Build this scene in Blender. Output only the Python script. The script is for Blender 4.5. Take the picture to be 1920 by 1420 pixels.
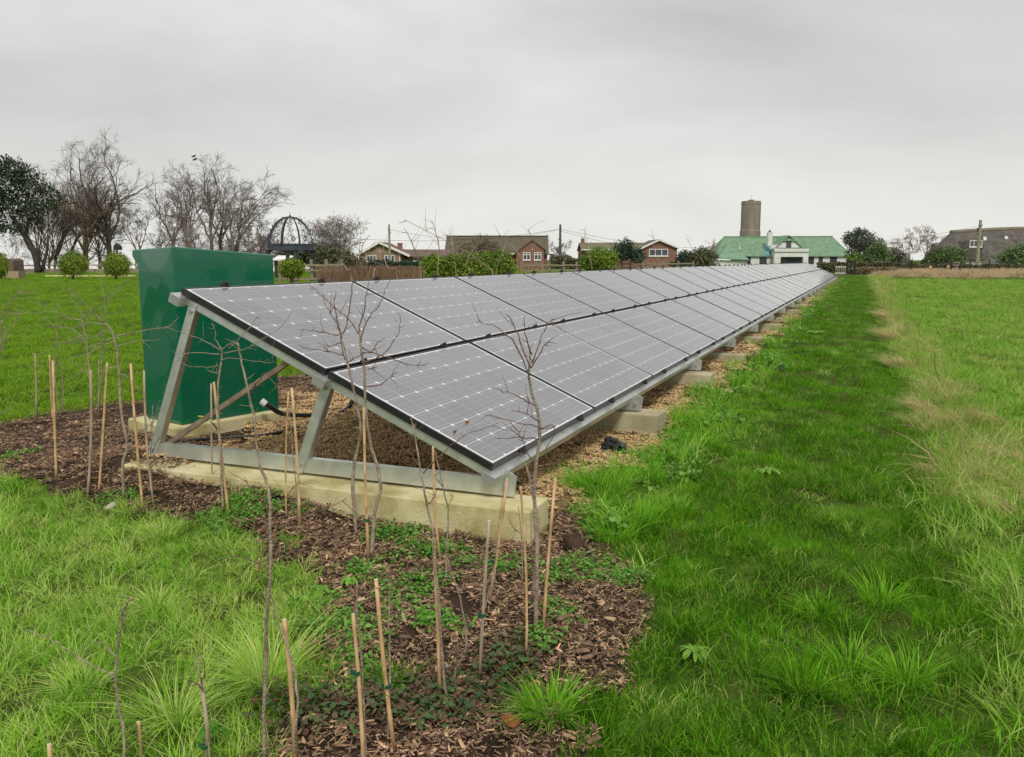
import bpy, math, random
import numpy as np
from mathutils import Matrix, Vector

# ------------------------------------------------------------------ camera, sky, sun, exposure
scene = bpy.context.scene
for o in list(bpy.data.objects): bpy.data.objects.remove(o)
COL = scene.collection
YAW, PIT, CAMZ, FPX = math.radians(22.325), math.radians(8.0), 1.28, 1594.0
cam_data = bpy.data.cameras.new('camera'); cam_data.sensor_width = 36; cam_data.lens = 36*FPX/1920
cam_data.clip_end = 3000; cam_data.clip_start = 0.05
cam = bpy.data.objects.new('camera', cam_data); COL.objects.link(cam); scene.camera = cam
cam.location = (0, 0, CAMZ); cam.rotation_euler = (math.pi/2-PIT, 0, YAW)

SUN_EL, SUN_AZ = math.radians(48), math.radians(150)      # azimuth measured clockwise from +Y
world = bpy.data.worlds.new("World"); scene.world = world; world.use_nodes = True
wt = world.node_tree; wt.nodes.clear()
def wn(t, **k):
    n = wt.nodes.new(t)
    for a, b in k.items(): setattr(n, a, b)
    return n
wo = wn('ShaderNodeOutputWorld'); bg = wn('ShaderNodeBackground'); bg.inputs[1].default_value = 0.1
sky = wn('ShaderNodeTexSky', sky_type='NISHITA', sun_disc=False, sun_elevation=SUN_EL, sun_rotation=SUN_AZ)
tc = wn('ShaderNodeTexCoord'); sep = wn('ShaderNodeSeparateXYZ'); wt.links.new(tc.outputs['Generated'], sep.inputs[0])
def wm(op, a, b=None):
    n = wn('ShaderNodeMath', operation=op)
    for i, x in enumerate([a, b]):
        if x is None: continue
        if isinstance(x, (int, float)): n.inputs[i].default_value = x
        else: wt.links.new(x, n.inputs[i])
    return n.outputs[0]
zz = wm('ADD', wm('MAXIMUM', sep.outputs[2], 0.0), 0.22)
cb = wn('ShaderNodeCombineXYZ'); wt.links.new(wm('DIVIDE', sep.outputs[0], zz), cb.inputs[0]); wt.links.new(wm('DIVIDE', sep.outputs[1], zz), cb.inputs[1])
cb.inputs[2].default_value = 3.7
n1 = wn('ShaderNodeTexNoise'); n1.inputs['Scale'].default_value = 0.62; n1.inputs['Detail'].default_value = 5; n1.inputs['Roughness'].default_value = 0.5; n1.inputs['Distortion'].default_value = 0.4
wt.links.new(cb.outputs[0], n1.inputs[0])
n2 = wn('ShaderNodeTexNoise'); n2.inputs['Scale'].default_value = 0.22; n2.inputs['Detail'].default_value = 2
wt.links.new(cb.outputs[0], n2.inputs[0])
mixn = wm('ADD', wm('MULTIPLY', n1.outputs[0], 0.6), wm('MULTIPLY', n2.outputs[0], 0.4))
cr = wn('ShaderNodeValToRGB'); wt.links.new(mixn, cr.inputs[0])
cr.color_ramp.elements[0].position = 0.38; cr.color_ramp.elements[0].color = (3.0, 3.0, 2.95, 1)
cr.color_ramp.elements[1].position = 0.57; cr.color_ramp.elements[1].color = (5.75, 5.75, 5.6, 1)
# paler towards the horizon, as a cloud deck is
hz = wn('ShaderNodeMapRange'); wt.links.new(sep.outputs[2], hz.inputs[0])
hz.inputs[1].default_value = 0.0; hz.inputs[2].default_value = 0.26; hz.inputs[3].default_value = 0.9; hz.inputs[4].default_value = 0.0
mh = wn('ShaderNodeMix', data_type='RGBA'); wt.links.new(hz.outputs[0], mh.inputs[0]); wt.links.new(cr.outputs[0], mh.inputs[6]); mh.inputs[7].default_value = (6.0, 5.97, 5.65, 1)
mx = wn('ShaderNodeMix', data_type='RGBA'); mx.inputs[0].default_value = 0.96
wt.links.new(sky.outputs[0], mx.inputs[6]); wt.links.new(mh.outputs[2], mx.inputs[7])
wt.links.new(mx.outputs[2], bg.inputs[0]); wt.links.new(bg.outputs[0], wo.inputs[0])

sl = bpy.data.lights.new('sun', 'SUN'); sl.energy = 1.5; sl.angle = math.radians(13); sl.color = (1, 0.96, 0.9)
so = bpy.data.objects.new('sun', sl); COL.objects.link(so); so.rotation_euler = (math.pi/2-SUN_EL, 0, -SUN_AZ + math.pi)
scene.view_settings.view_transform = 'Standard'; scene.view_settings.look = 'None'
scene.view_settings.exposure = 0.5; scene.view_settings.gamma = 1.0; scene.view_settings.use_curve_mapping = False
scene.render.engine = 'CYCLES'
scene.cycles.max_bounces = 6; scene.cycles.transparent_max_bounces = 8

# ------------------------------------------------------------------ helpers
R = math.radians
CY, SY, CP, SP = math.cos(YAW), math.sin(YAW), math.cos(PIT), math.sin(PIT)
FWD = np.array([-SY, CY, 0.0]); RGT = np.array([CY, SY, 0.0])
def ray(u, v):
    a = (u-960)/FPX; b = -(v-710)/FPX
    y = CP+b*SP; z = -SP+b*CP
    return np.array([a*CY-y*SY, a*SY+y*CY, z])
def G(u, v, z=0.0):                      # ground point seen at (u, v)
    r = ray(u, v); zz = z
    for _ in range(8): t = (zz-CAMZ)/r[2]; zz = z+float(height(r[0]*t, r[1]*t))+.008
    return np.array([r[0]*t, r[1]*t, zz])
def P(u, v, d):                          # point seen at (u, v), d metres ahead
    r = ray(u, v); t = d/(r @ FWD); p = r*t; p[2] += CAMZ
    return p
def depth(p): return p[0]*FWD[0]+p[1]*FWD[1]

def height(x, y):
    x = np.asarray(x, float); y = np.asarray(y, float)
    h = 0.012*np.sin(x*2.1+y*1.3)+0.010*np.sin(x*3.7-y*2.9+1)+0.008*np.sin(y*5.1+x*1.7+2)+0.006*np.sin(x*7.3+y*6.1)
    r = np.hypot(x, y)
    h = h*np.clip(1.3-r/60, 0.3, 1)
    s = np.clip((-2.05-x)/0.9, 0, 1); e = np.clip((x+5.2)/1.2, 0, 1)      # mulch banked against the left part of the block
    h = h+0.135*s*s*(3-2*s)*e*np.exp(-((y-3.60)/np.where(y > 3.60, 0.60, 0.42))**2)+0.009*np.sin(x*13+y*3)*np.sin(y*11-x*4)*np.clip(1.5-r/12, 0, 1)
    t = np.clip((r-108)/40, 0, 1); h = h-0.6*t*t*(3-2*t)
    q = np.clip((np.degrees(np.arctan2(-x, y))-34.5)/3, 0, 1)           # the land falls away beyond the trees on the left
    h = h-np.clip((r-89)*0.05, 0, 40)*q*q*(3-2*q)
    return h-0.01

def new_obj(name, me, mats=(), parent=None):
    for m in mats: me.materials.append(m)
    o = bpy.data.objects.new(name, me); COL.objects.link(o)
    if parent is not None: o.parent = parent
    return o
def tag(o, label=None, cat=None, group=None, kind=None):
    if label: o['label'] = label
    if cat: o['category'] = cat
    if group: o['group'] = group
    if kind: o['kind'] = kind
    return o
def thing(name, label, cat, loc=(0,0,0), rz=0, group=None):
    o = bpy.data.objects.new(name, None); COL.objects.link(o); o.location = loc; o.rotation_euler = (0,0,rz)
    o.empty_display_size = 0.2
    return tag(o, label, cat, group)
def link_copy(src, parent=None):
    c = src.copy(); COL.objects.link(c)
    if parent is not None: c.parent = parent
    return c
def copy_tree(root, kids, label=None):
    c = root.copy(); COL.objects.link(c)
    if label: c['label'] = label
    for k, subs in kids:
        d = link_copy(k, c)
        for s in subs: link_copy(s, d)
    return c

def npmesh(name, verts, faces_flat, sizes, smooth=False, attr=None):
    """verts Nx3, flat loop indices and face sizes"""
    me = bpy.data.meshes.new(name)
    verts = np.ascontiguousarray(verts, np.float32); faces_flat = np.ascontiguousarray(faces_flat, np.int32)
    sizes = np.ascontiguousarray(sizes, np.int32)
    me.vertices.add(len(verts)); me.vertices.foreach_set('co', verts.ravel())
    me.loops.add(len(faces_flat)); me.loops.foreach_set('vertex_index', faces_flat)
    me.polygons.add(len(sizes)); st = np.zeros(len(sizes), np.int32); st[1:] = np.cumsum(sizes)[:-1]
    me.polygons.foreach_set('loop_start', st); me.polygons.foreach_set('loop_total', sizes)
    if smooth: me.polygons.foreach_set('use_smooth', np.ones(len(sizes), bool))
    if attr is not None:
        a = me.attributes.new('tint', 'FLOAT', 'POINT'); a.data.foreach_set('value', np.ascontiguousarray(attr, np.float32))
    me.update(calc_edges=True)
    return me

class MB:
    """collects solid pieces, then links them as ONE mesh"""
    def __init__(s): s.v = []; s.f = []; s.m = []
    def add(s, vs, fs, mi=0):
        b = len(s.v); s.v += [tuple(map(float, v)) for v in vs]; s.f += [tuple(b+i for i in f) for f in fs]; s.m += [mi]*len(fs); return s
    def box(s, x0, x1, y0, y1, z0, z1, mi=0):
        return s.add([(x0,y0,z0),(x1,y0,z0),(x1,y1,z0),(x0,y1,z0),(x0,y0,z1),(x1,y0,z1),(x1,y1,z1),(x0,y1,z1)],
            [(0,3,2,1),(4,5,6,7),(0,1,5,4),(1,2,6,5),(2,3,7,6),(3,0,4,7)], mi)
    def bar(s, a, b, w, h, up=(0,0,1), mi=0):   # rectangular bar from a to b, w sideways, h along 'up'
        a = np.array(a, float); b = np.array(b, float); d = b-a; d /= np.linalg.norm(d)
        up = np.array(up, float); sd = np.cross(d, up); sd /= np.linalg.norm(sd); up = np.cross(sd, d)
        c = [a+sd*w/2*i+up*h/2*j for i, j in ((-1,-1),(1,-1),(1,1),(-1,1))]
        e = [p+(b-a) for p in c]
        return s.add(c+e, [(0,1,2,3),(7,6,5,4),(0,4,5,1),(1,5,6,2),(2,6,7,3),(3,7,4,0)], mi)
    def prism(s, poly, y0, y1, mi=0):           # outline in (x,z), extruded along y
        n = len(poly)
        vs = [(x,y0,z) for x,z in poly]+[(x,y1,z) for x,z in poly]
        return s.add(vs, [tuple(range(n)), tuple(range(2*n-1,n-1,-1))]+[(i,n+i,n+(i+1)%n,(i+1)%n) for i in range(n)], mi)
    def cyl(s, a, b, r0, r1=None, n=12, mi=0, cap=True):
        r1 = r0 if r1 is None else r1
        a = np.array(a, float); b = np.array(b, float); d = b-a; d /= np.linalg.norm(d)
        t = np.cross(d, (0,0,1) if abs(d[2]) < .9 else (1,0,0)); t /= np.linalg.norm(t); w = np.cross(d, t)
        A = [a+r0*(math.cos(k*2*math.pi/n)*t+math.sin(k*2*math.pi/n)*w) for k in range(n)]
        B = [b+r1*(math.cos(k*2*math.pi/n)*t+math.sin(k*2*math.pi/n)*w) for k in range(n)]
        fs = [(i,(i+1)%n,n+(i+1)%n,n+i) for i in range(n)]
        if cap: fs += [tuple(range(n-1,-1,-1)), tuple(range(n,2*n))]
        return s.add(A+B, fs, mi)
    def tube(s, pts, r, n=8, mi=0):
        pts = [np.array(p, float) for p in pts]; m = len(pts)
        rr = r if hasattr(r, '__len__') else [r]*m
        vs = []
        for i, p in enumerate(pts):
            d = pts[min(i+1,m-1)]-pts[max(i-1,0)]; d /= np.linalg.norm(d)+1e-9
            t = np.cross(d, (0.3,0.2,1) if abs(d[2]) < .9 else (1,0.1,0)); t /= np.linalg.norm(t); w = np.cross(d, t)
            vs += [p+rr[i]*(math.cos(k*2*math.pi/n)*t+math.sin(k*2*math.pi/n)*w) for k in range(n)]
        fs = [(i*n+k, i*n+(k+1)%n, (i+1)*n+(k+1)%n, (i+1)*n+k) for i in range(m-1) for k in range(n)]
        fs += [tuple(range(n-1,-1,-1)), tuple(range((m-1)*n, m*n))]
        return s.add(vs, fs, mi)
    def build(s, name, mats, parent=None, bevel=0, smooth=False, seg=1):
        me = bpy.data.meshes.new(name); me.from_pydata(s.v, [], s.f)
        import bmesh
        bm = bmesh.new(); bm.from_mesh(me)
        for f, mi in zip(bm.faces, s.m): f.material_index = mi; f.smooth = smooth
        bmesh.ops.recalc_face_normals(bm, faces=bm.faces)
        if bevel: bmesh.ops.bevel(bm, geom=list(bm.edges), offset=bevel, segments=seg, profile=0.5, affect='EDGES', clamp_overlap=True)
        bm.to_mesh(me); bm.free()
        if not isinstance(mats, (list, tuple)): mats = [mats]
        return new_obj(name, me, mats, parent)

# ------------------------------------------------------------------ materials
MC = {}
def mat(name, c1, c2=None, scale=5, rough=0.6, bump=0.0, bscale=None, metal=0, spec=0.5, c3=None, coat=0, stretch=None, detail=5, trans=0, tintmix=None, rnd=0, attr=False, objspace=False, ramp=(0.35,0.65)):
    if name in MC: return MC[name]
    m = bpy.data.materials.new(name); m.use_nodes = True; nt = m.node_tree; N = nt.nodes; L = nt.links
    b = N['Principled BSDF']; b.inputs['Roughness'].default_value = rough; b.inputs['Metallic'].default_value = metal
    b.inputs['Specular IOR Level'].default_value = spec; b.inputs['Coat Weight'].default_value = coat
    col4 = lambda c: (c[0], c[1], c[2], 1)
    if objspace: pos = N.new('ShaderNodeTexCoord').outputs['Object']
    else: pos = N.new('ShaderNodeNewGeometry').outputs['Position']
    if stretch:
        mp = N.new('ShaderNodeMapping'); mp.inputs['Scale'].default_value = stretch; L.new(pos, mp.inputs[0]); pos = mp.outputs[0]
    out = None
    if c2 is not None:
        nz = N.new('ShaderNodeTexNoise'); nz.inputs['Scale'].default_value = scale; nz.inputs['Detail'].default_value = detail; nz.inputs['Roughness'].default_value = 0.6
        L.new(pos, nz.inputs[0])
        r = N.new('ShaderNodeValToRGB'); L.new(nz.outputs[0], r.inputs[0])
        r.color_ramp.elements[0].position = ramp[0]; r.color_ramp.elements[0].color = col4(c1)
        r.color_ramp.elements[1].position = ramp[1]; r.color_ramp.elements[1].color = col4(c2)
        if c3 is not None: e = r.color_ramp.elements.new((ramp[0]+ramp[1])/2); e.color = col4(c3)
        out = r.outputs[0]
    else:
        rg = N.new('ShaderNodeRGB'); rg.outputs[0].default_value = col4(c1); out = rg.outputs[0]
    if attr:            # per-blade / per-leaf variation towards tintmix
        at = N.new('ShaderNodeAttribute'); at.attribute_name = 'tint'
        rr = N.new('ShaderNodeMapRange'); L.new(at.outputs['Fac'], rr.inputs[0])
        rr.inputs[1].default_value = 0.35; rr.inputs[2].default_value = 1.0
        mxx = N.new('ShaderNodeMix'); mxx.data_type = 'RGBA'; L.new(rr.outputs[0], mxx.inputs[0]); L.new(out, mxx.inputs[6]); mxx.inputs[7].default_value = col4(tintmix); out = mxx.outputs[2]
    if rnd:
        oi = N.new('ShaderNodeObjectInfo'); hs = N.new('ShaderNodeHueSaturation')
        q = N.new('ShaderNodeMapRange'); L.new(oi.outputs['Random'], q.inputs[0]); q.inputs[3].default_value = 1-rnd; q.inputs[4].default_value = 1+rnd
        L.new(q.outputs[0], hs.inputs['Value']); L.new(out, hs.inputs['Color']); out = hs.outputs[0]
    L.new(out, b.inputs['Base Color'])
    if bump:
        nb = N.new('ShaderNodeTexNoise'); nb.inputs['Scale'].default_value = bscale or scale*4; nb.inputs['Detail'].default_value = 6
        L.new(pos, nb.inputs[0]); bp = N.new('ShaderNodeBump'); bp.inputs['Strength'].default_value = bump; bp.inputs['Distance'].default_value = 0.02
        L.new(nb.outputs[0], bp.inputs['Height']); L.new(bp.outputs[0], b.inputs['Normal'])
    if trans:
        tr = N.new('ShaderNodeBsdfTranslucent'); L.new(out, tr.inputs[0]); ms = N.new('ShaderNodeMixShader'); ms.inputs[0].default_value = trans
        L.new(b.outputs[0], ms.inputs[1]); L.new(tr.outputs[0], ms.inputs[2]); L.new(ms.outputs[0], N['Material Output'].inputs[0])
    MC[name] = m
    return m

m_ground = mat('grass_soil', (0.055,0.05,0.018), (0.10,0.21,0.015), scale=1.7, rough=0.95, bump=1.0, bscale=45, c3=(0.075,0.115,0.02), spec=0.05, detail=9)
m_soil = mat('bed_soil', (0.028,0.018,0.012), (0.085,0.052,0.032), scale=9, rough=0.95, bump=1.0, bscale=60, spec=0.2)
m_gravsoil = mat('gravel_base', (0.16,0.10,0.05), (0.34,0.22,0.11), scale=60, rough=0.9, bump=1.0, bscale=110, spec=0.2)
m_chip = mat('wood_chip', (0.055,0.034,0.022), (0.25,0.15,0.09), scale=30, rough=0.8, attr=True, tintmix=(0.52,0.34,0.20), rnd=0.45, spec=0.3)
m_pebble = mat('pebble', (0.56,0.37,0.16), (0.78,0.56,0.29), scale=60, rough=0.7, attr=True, tintmix=(0.15,0.085,0.04), rnd=0.2)
m_alu = mat('galvanised_aluminium', (0.54,0.56,0.54), (0.70,0.72,0.69), scale=11, rough=0.36, metal=0.7, bump=0.03, stretch=(1,1,1))
m_alub = mat('aluminium_box_end', (0.30,0.31,0.30), (0.38,0.39,0.37), scale=14, rough=0.5, metal=0.4)
m_brace = mat('shaded_brace_metal', (0.20,0.15,0.11), (0.34,0.27,0.20), scale=12, rough=0.55, metal=0.3)  # darker brown paints in the shade on the brace's downward-facing flat
m_black = mat('black_anodised', (0.012,0.012,0.014), (0.02,0.02,0.022), scale=20, rough=0.35)
m_plast = mat('black_plastic', (0.012,0.012,0.013), rough=0.45)
m_conc = mat('pale_concrete', (0.36,0.31,0.12), (0.66,0.60,0.36), scale=4.5, rough=0.9, bump=0.25, bscale=90, c3=(0.56,0.50,0.26), detail=10)
m_conc2 = mat('grey_concrete', (0.32,0.28,0.165), (0.48,0.43,0.28), scale=5, rough=0.9, bump=0.3, bscale=50)
m_wcane = mat('bamboo', (0.45,0.28,0.13), (0.68,0.47,0.26), scale=11, rough=0.55, stretch=(6,6,1.5), c3=(0.58,0.37,0.18))
m_wcaneg = mat('bamboo_grey', (0.30,0.24,0.17), (0.46,0.36,0.25), scale=9, rough=0.7, stretch=(8,8,1.2))
m_bark1 = mat('sapling_bark', (0.22,0.165,0.12), (0.42,0.34,0.25), scale=30, rough=0.8, bump=0.5, bscale=120)
m_bark2 = mat('red_twig', (0.10,0.045,0.032), (0.23,0.13,0.085), scale=25, rough=0.7)
m_tie = mat('green_tie', (0.01,0.09,0.045), rough=0.5)
m_trunk = mat('tree_bark', (0.075,0.062,0.042), (0.16,0.135,0.09), scale=1.5, rough=0.95, bump=0.5, bscale=8)
m_trunkm = mat('mossy_bark', (0.075,0.07,0.035), (0.15,0.15,0.07), scale=1.2, rough=0.95, bump=0.5, bscale=8)
m_twig = mat('crown_twigs', (0.15,0.12,0.10), (0.24,0.195,0.165), scale=0.6, rough=0.95)
m_twigp = mat('pinkish_twigs', (0.27,0.20,0.18), (0.40,0.31,0.28), scale=0.6, rough=0.95)
m_twigb = mat('brown_thicket', (0.13,0.095,0.065), (0.22,0.165,0.11), scale=0.6, rough=0.95)
m_green = mat('cabinet_green', (0.001,0.125,0.062), rough=0.16, coat=0.3, spec=0.6)
# damp patchy gloss on the glass-fibre cabinet
_n = m_green.node_tree; _b = _n.nodes['Principled BSDF']
_p = _n.nodes.new('ShaderNodeTexCoord'); _t = _n.nodes.new('ShaderNodeTexNoise'); _t.inputs['Scale'].default_value = 3.2; _t.inputs['Detail'].default_value = 6; _t.inputs['Distortion'].default_value = 0.6
_n.links.new(_p.outputs['Object'], _t.inputs[0]); _r = _n.nodes.new('ShaderNodeValToRGB'); _n.links.new(_t.outputs[0], _r.inputs[0])
_r.color_ramp.elements[0].position = 0.47; _r.color_ramp.elements[0].color = (0.09,)*3+(1,); _r.color_ramp.elements[1].position = 0.54; _r.color_ramp.elements[1].color = (0.42,)*3+(1,)
_n.links.new(_r.outputs[0], _b.inputs['Roughness'])
_bw = _n.nodes.new('ShaderNodeBump'); _bw.inputs['Strength'].default_value = 0.08; _bw.inputs['Distance'].default_value = 0.01
_t2 = _n.nodes.new('ShaderNodeTexNoise'); _t2.inputs['Scale'].default_value = 6; _n.links.new(_p.outputs['Object'], _t2.inputs[0]); _n.links.new(_t2.outputs[0], _bw.inputs['Height']); _n.links.new(_bw.outputs[0], _b.inputs['Normal'])

def coated(name, base, bars=False):
    m = bpy.data.materials.new(name); m.use_nodes = True; nt = m.node_tree; N = nt.nodes; L = nt.links; b = N['Principled BSDF']
    b.inputs['Base Color'].default_value = (*base, 1); b.inputs['Roughness'].default_value = 0.5
    b.inputs['Coat Weight'].default_value = 1.0; b.inputs['Coat Roughness'].default_value = 0.07; b.inputs['Coat IOR'].default_value = 2.35
    dn = N.new('ShaderNodeTexNoise'); dn.inputs['Scale'].default_value = 9; dn.inputs['Detail'].default_value = 8; gp = N.new('ShaderNodeNewGeometry'); L.new(gp.outputs['Position'], dn.inputs[0])
    dr = N.new('ShaderNodeMapRange'); L.new(dn.outputs[0], dr.inputs[0]); dr.inputs[1].default_value = .35; dr.inputs[2].default_value = .7; dr.inputs[3].default_value = .04; dr.inputs[4].default_value = .17; L.new(dr.outputs[0], b.inputs['Coat Roughness'])
    if bars:
        uv = N.new('ShaderNodeUVMap'); sp = N.new('ShaderNodeSeparateXYZ'); L.new(uv.outputs[0], sp.inputs[0])
        m1 = N.new('ShaderNodeMath'); m1.operation = 'MULTIPLY'; m1.inputs[1].default_value = 4; L.new(sp.outputs[1], m1.inputs[0])
        m2 = N.new('ShaderNodeMath'); m2.operation = 'FRACT'; L.new(m1.outputs[0], m2.inputs[0])
        m3 = N.new('ShaderNodeMath'); m3.operation = 'SUBTRACT'; m3.inputs[1].default_value = 0.5; L.new(m2.outputs[0], m3.inputs[0])
        m4 = N.new('ShaderNodeMath'); m4.operation = 'ABSOLUTE'; L.new(m3.outputs[0], m4.inputs[0])
        m5 = N.new('ShaderNodeMath'); m5.operation = 'LESS_THAN'; m5.inputs[1].default_value = 0.020; L.new(m4.outputs[0], m5.inputs[0])
        nz = N.new('ShaderNodeTexNoise'); nz.inputs['Scale'].default_value = 2.2; g = N.new('ShaderNodeNewGeometry'); L.new(g.outputs['Position'], nz.inputs[0])
        rp = N.new('ShaderNodeValToRGB'); L.new(nz.outputs[0], rp.inputs[0]); rp.color_ramp.elements[0].color = (base[0]*.85, base[1]*.85, base[2]*.85, 1); rp.color_ramp.elements[1].color = (base[0]*1.2, base[1]*1.2, base[2]*1.2, 1)
        mx = N.new('ShaderNodeMix'); mx.data_type = 'RGBA'; L.new(m5.outputs[0], mx.inputs[0]); oi = N.new('ShaderNodeObjectInfo'); q = N.new('ShaderNodeMapRange'); L.new(oi.outputs['Random'], q.inputs[0]); q.inputs[3].default_value = .88; q.inputs[4].default_value = 1.12; hs = N.new('ShaderNodeHueSaturation'); L.new(q.outputs[0], hs.inputs['Value']); L.new(rp.outputs[0], hs.inputs['Color']); L.new(hs.outputs[0], mx.inputs[6]); mx.inputs[7].default_value = (0.36,0.36,0.38,1)
        L.new(mx.outputs[2], b.inputs['Base Color'])
    return m
m_cell = coated('silicon_cell', (0.135,0.135,0.145), True)
m_back = coated('white_backsheet', (0.78,0.78,0.78))

# ------------------------------------------------------------------ ground sheet
rad = np.concatenate([np.linspace(0.3, 14, 130), np.geomspace(14.3, 1500, 110)])
na = 400
th = np.linspace(0, 2*math.pi, na, endpoint=False)
RR, TT = np.meshgrid(rad, th, indexing='ij')
gx, gy = RR*np.cos(TT), RR*np.sin(TT)
gv = np.stack([gx, gy, height(gx, gy)], -1).reshape(-1, 3)
nr = len(rad)
i, j = np.meshgrid(np.arange(nr-1), np.arange(na), indexing='ij'); j2 = (j+1) % na
q = np.stack([i*na+j, (i+1)*na+j, (i+1)*na+j2, i*na+j2], -1).reshape(-1, 4)
gv = np.vstack([gv, [[0,0,height(0,0)]]]); c = len(gv)-1
tri = np.stack([np.full(na, c), np.arange(na), (np.arange(na)+1) % na], -1)
ground = new_obj('ground', npmesh('ground', gv, np.concatenate([q.ravel(), tri.ravel()]), np.concatenate([np.full(len(q), 4), np.full(na, 3)]), True), [m_ground])
tag(ground, kind='structure')

# zones (all in world metres; the array runs along +Y)
BED = np.array([(-9.5,6.9),(-6.2,4.6),(-4.557,3.302),(-3.982,3.179),(-3.593,3.177),(-3.025,3.07),(-2.936,3.345),(-2.586,3.119),(-2.183,2.827),(-1.857,2.59),(-1.467,2.147),(-1.345,1.856),(-1.30,1.2),
    (-0.60,1.2),(-0.624,1.957),(-0.67,2.195),(-0.67,2.68),(-0.735,3.051),(-0.954,3.332),(-1.25,3.6),(-1.30,12),(-1.35,62),(-5.2,62),(-5.3,12),(-5.5,8.2),(-5.9,7.0),(-5.914,5.585),(-6.6,5.6),(-9.5,7.6)])
BED = np.array([(-5.6,3.85),(-4.557,3.302),(-3.982,3.179),(-3.593,3.177),(-3.025,3.07),(-2.936,3.345),(-2.586,3.119),(-2.183,2.827),(-1.857,2.59),(-1.467,2.147),(-1.345,1.856),(-1.30,1.2),
    (-0.60,1.2),(-0.624,1.957),(-0.67,2.195),(-0.67,2.68),(-0.735,3.051),(-0.954,3.332),(-1.25,3.6),(-1.30,12),(-1.35,62),(-5.0,62),(-5.1,12),(-5.3,8.6),(-5.9,7.6),(-5.9,5.55),(-6.25,5.0),(-6.1,4.4)])
def inpoly(x, y, poly):
    x = np.asarray(x); y = np.asarray(y); c = np.zeros(x.shape, bool); n = len(poly); j = n-1
    for i in range(n):
        xi, yi = poly[i]; xj, yj = poly[j]
        if yi != yj: c ^= ((yi > y) != (yj > y)) & (x < (xj-xi)*(y-yi)/(yj-yi)+xi)
        j = i
    return c
def wob(x, y, k=1.0):
    return k*(0.05*np.sin(x*9+y*4)+0.04*np.sin(y*13-x*6+1)+0.03*np.sin(x*23+y*19))
def in_bed(x, y):
    w = wob(x, y); return inpoly(x+w, y+w*0.8, BED)
def in_gravel(x, y):
    w = wob(x, y, 1.2)
    return (x+w > -4.0) & (x+w < np.where(y > 9, -1.33, np.where(y < 5.0, -1.40, -1.26))) & (y+w > 3.66) & (y < 62) | (((x+4.3)**2+(y-6.0)**2) < 0.9)
def sheet(name, x0, x1, y0, y1, step, inside, dz, m, bump=0.0):
    xs = np.arange(x0, x1, step); ys = np.arange(y0, y1, step*(1))
    X, Y = np.meshgrid(xs, ys, indexing='ij')
    Z = height(X, Y)+dz+bump*(np.sin(X*17+Y*9)*np.sin(Y*21-X*5)+0.5*np.sin(X*41+Y*37))
    cx, cy = (X[:-1,:-1]+X[1:,1:])/2, (Y[:-1,:-1]+Y[1:,1:])/2
    ins = inside(cx, cy)
    idx = np.arange(X.size).reshape(X.shape)
    q = np.stack([idx[:-1,:-1], idx[1:,:-1], idx[1:,1:], idx[:-1,1:]], -1)[ins]
    used, inv = np.unique(q.ravel(), return_inverse=True)
    v = np.stack([X, Y, Z], -1).reshape(-1, 3)[used]
    o = new_obj(name, npmesh(name, v, inv, np.full(len(q), 4), True), [m]); tag(o, kind='structure'); return o
sheet('mulch_bed', -6.6, -0.4, 1.2, 13, 0.05, in_bed, 0.009, m_soil, 0.005)
sheet('mulch_bed', -6.0, -1.0, 13.0, 62, 0.25, in_bed, 0.014, m_soil)
sheet('gravel_bed', -5.3, -1.0, 3.5, 13, 0.05, in_gravel, 0.016, m_gravsoil, 0.004)
sheet('gravel_bed', -4.2, -1.0, 13.0, 61, 0.25, in_gravel, 0.024, m_gravsoil)

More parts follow.
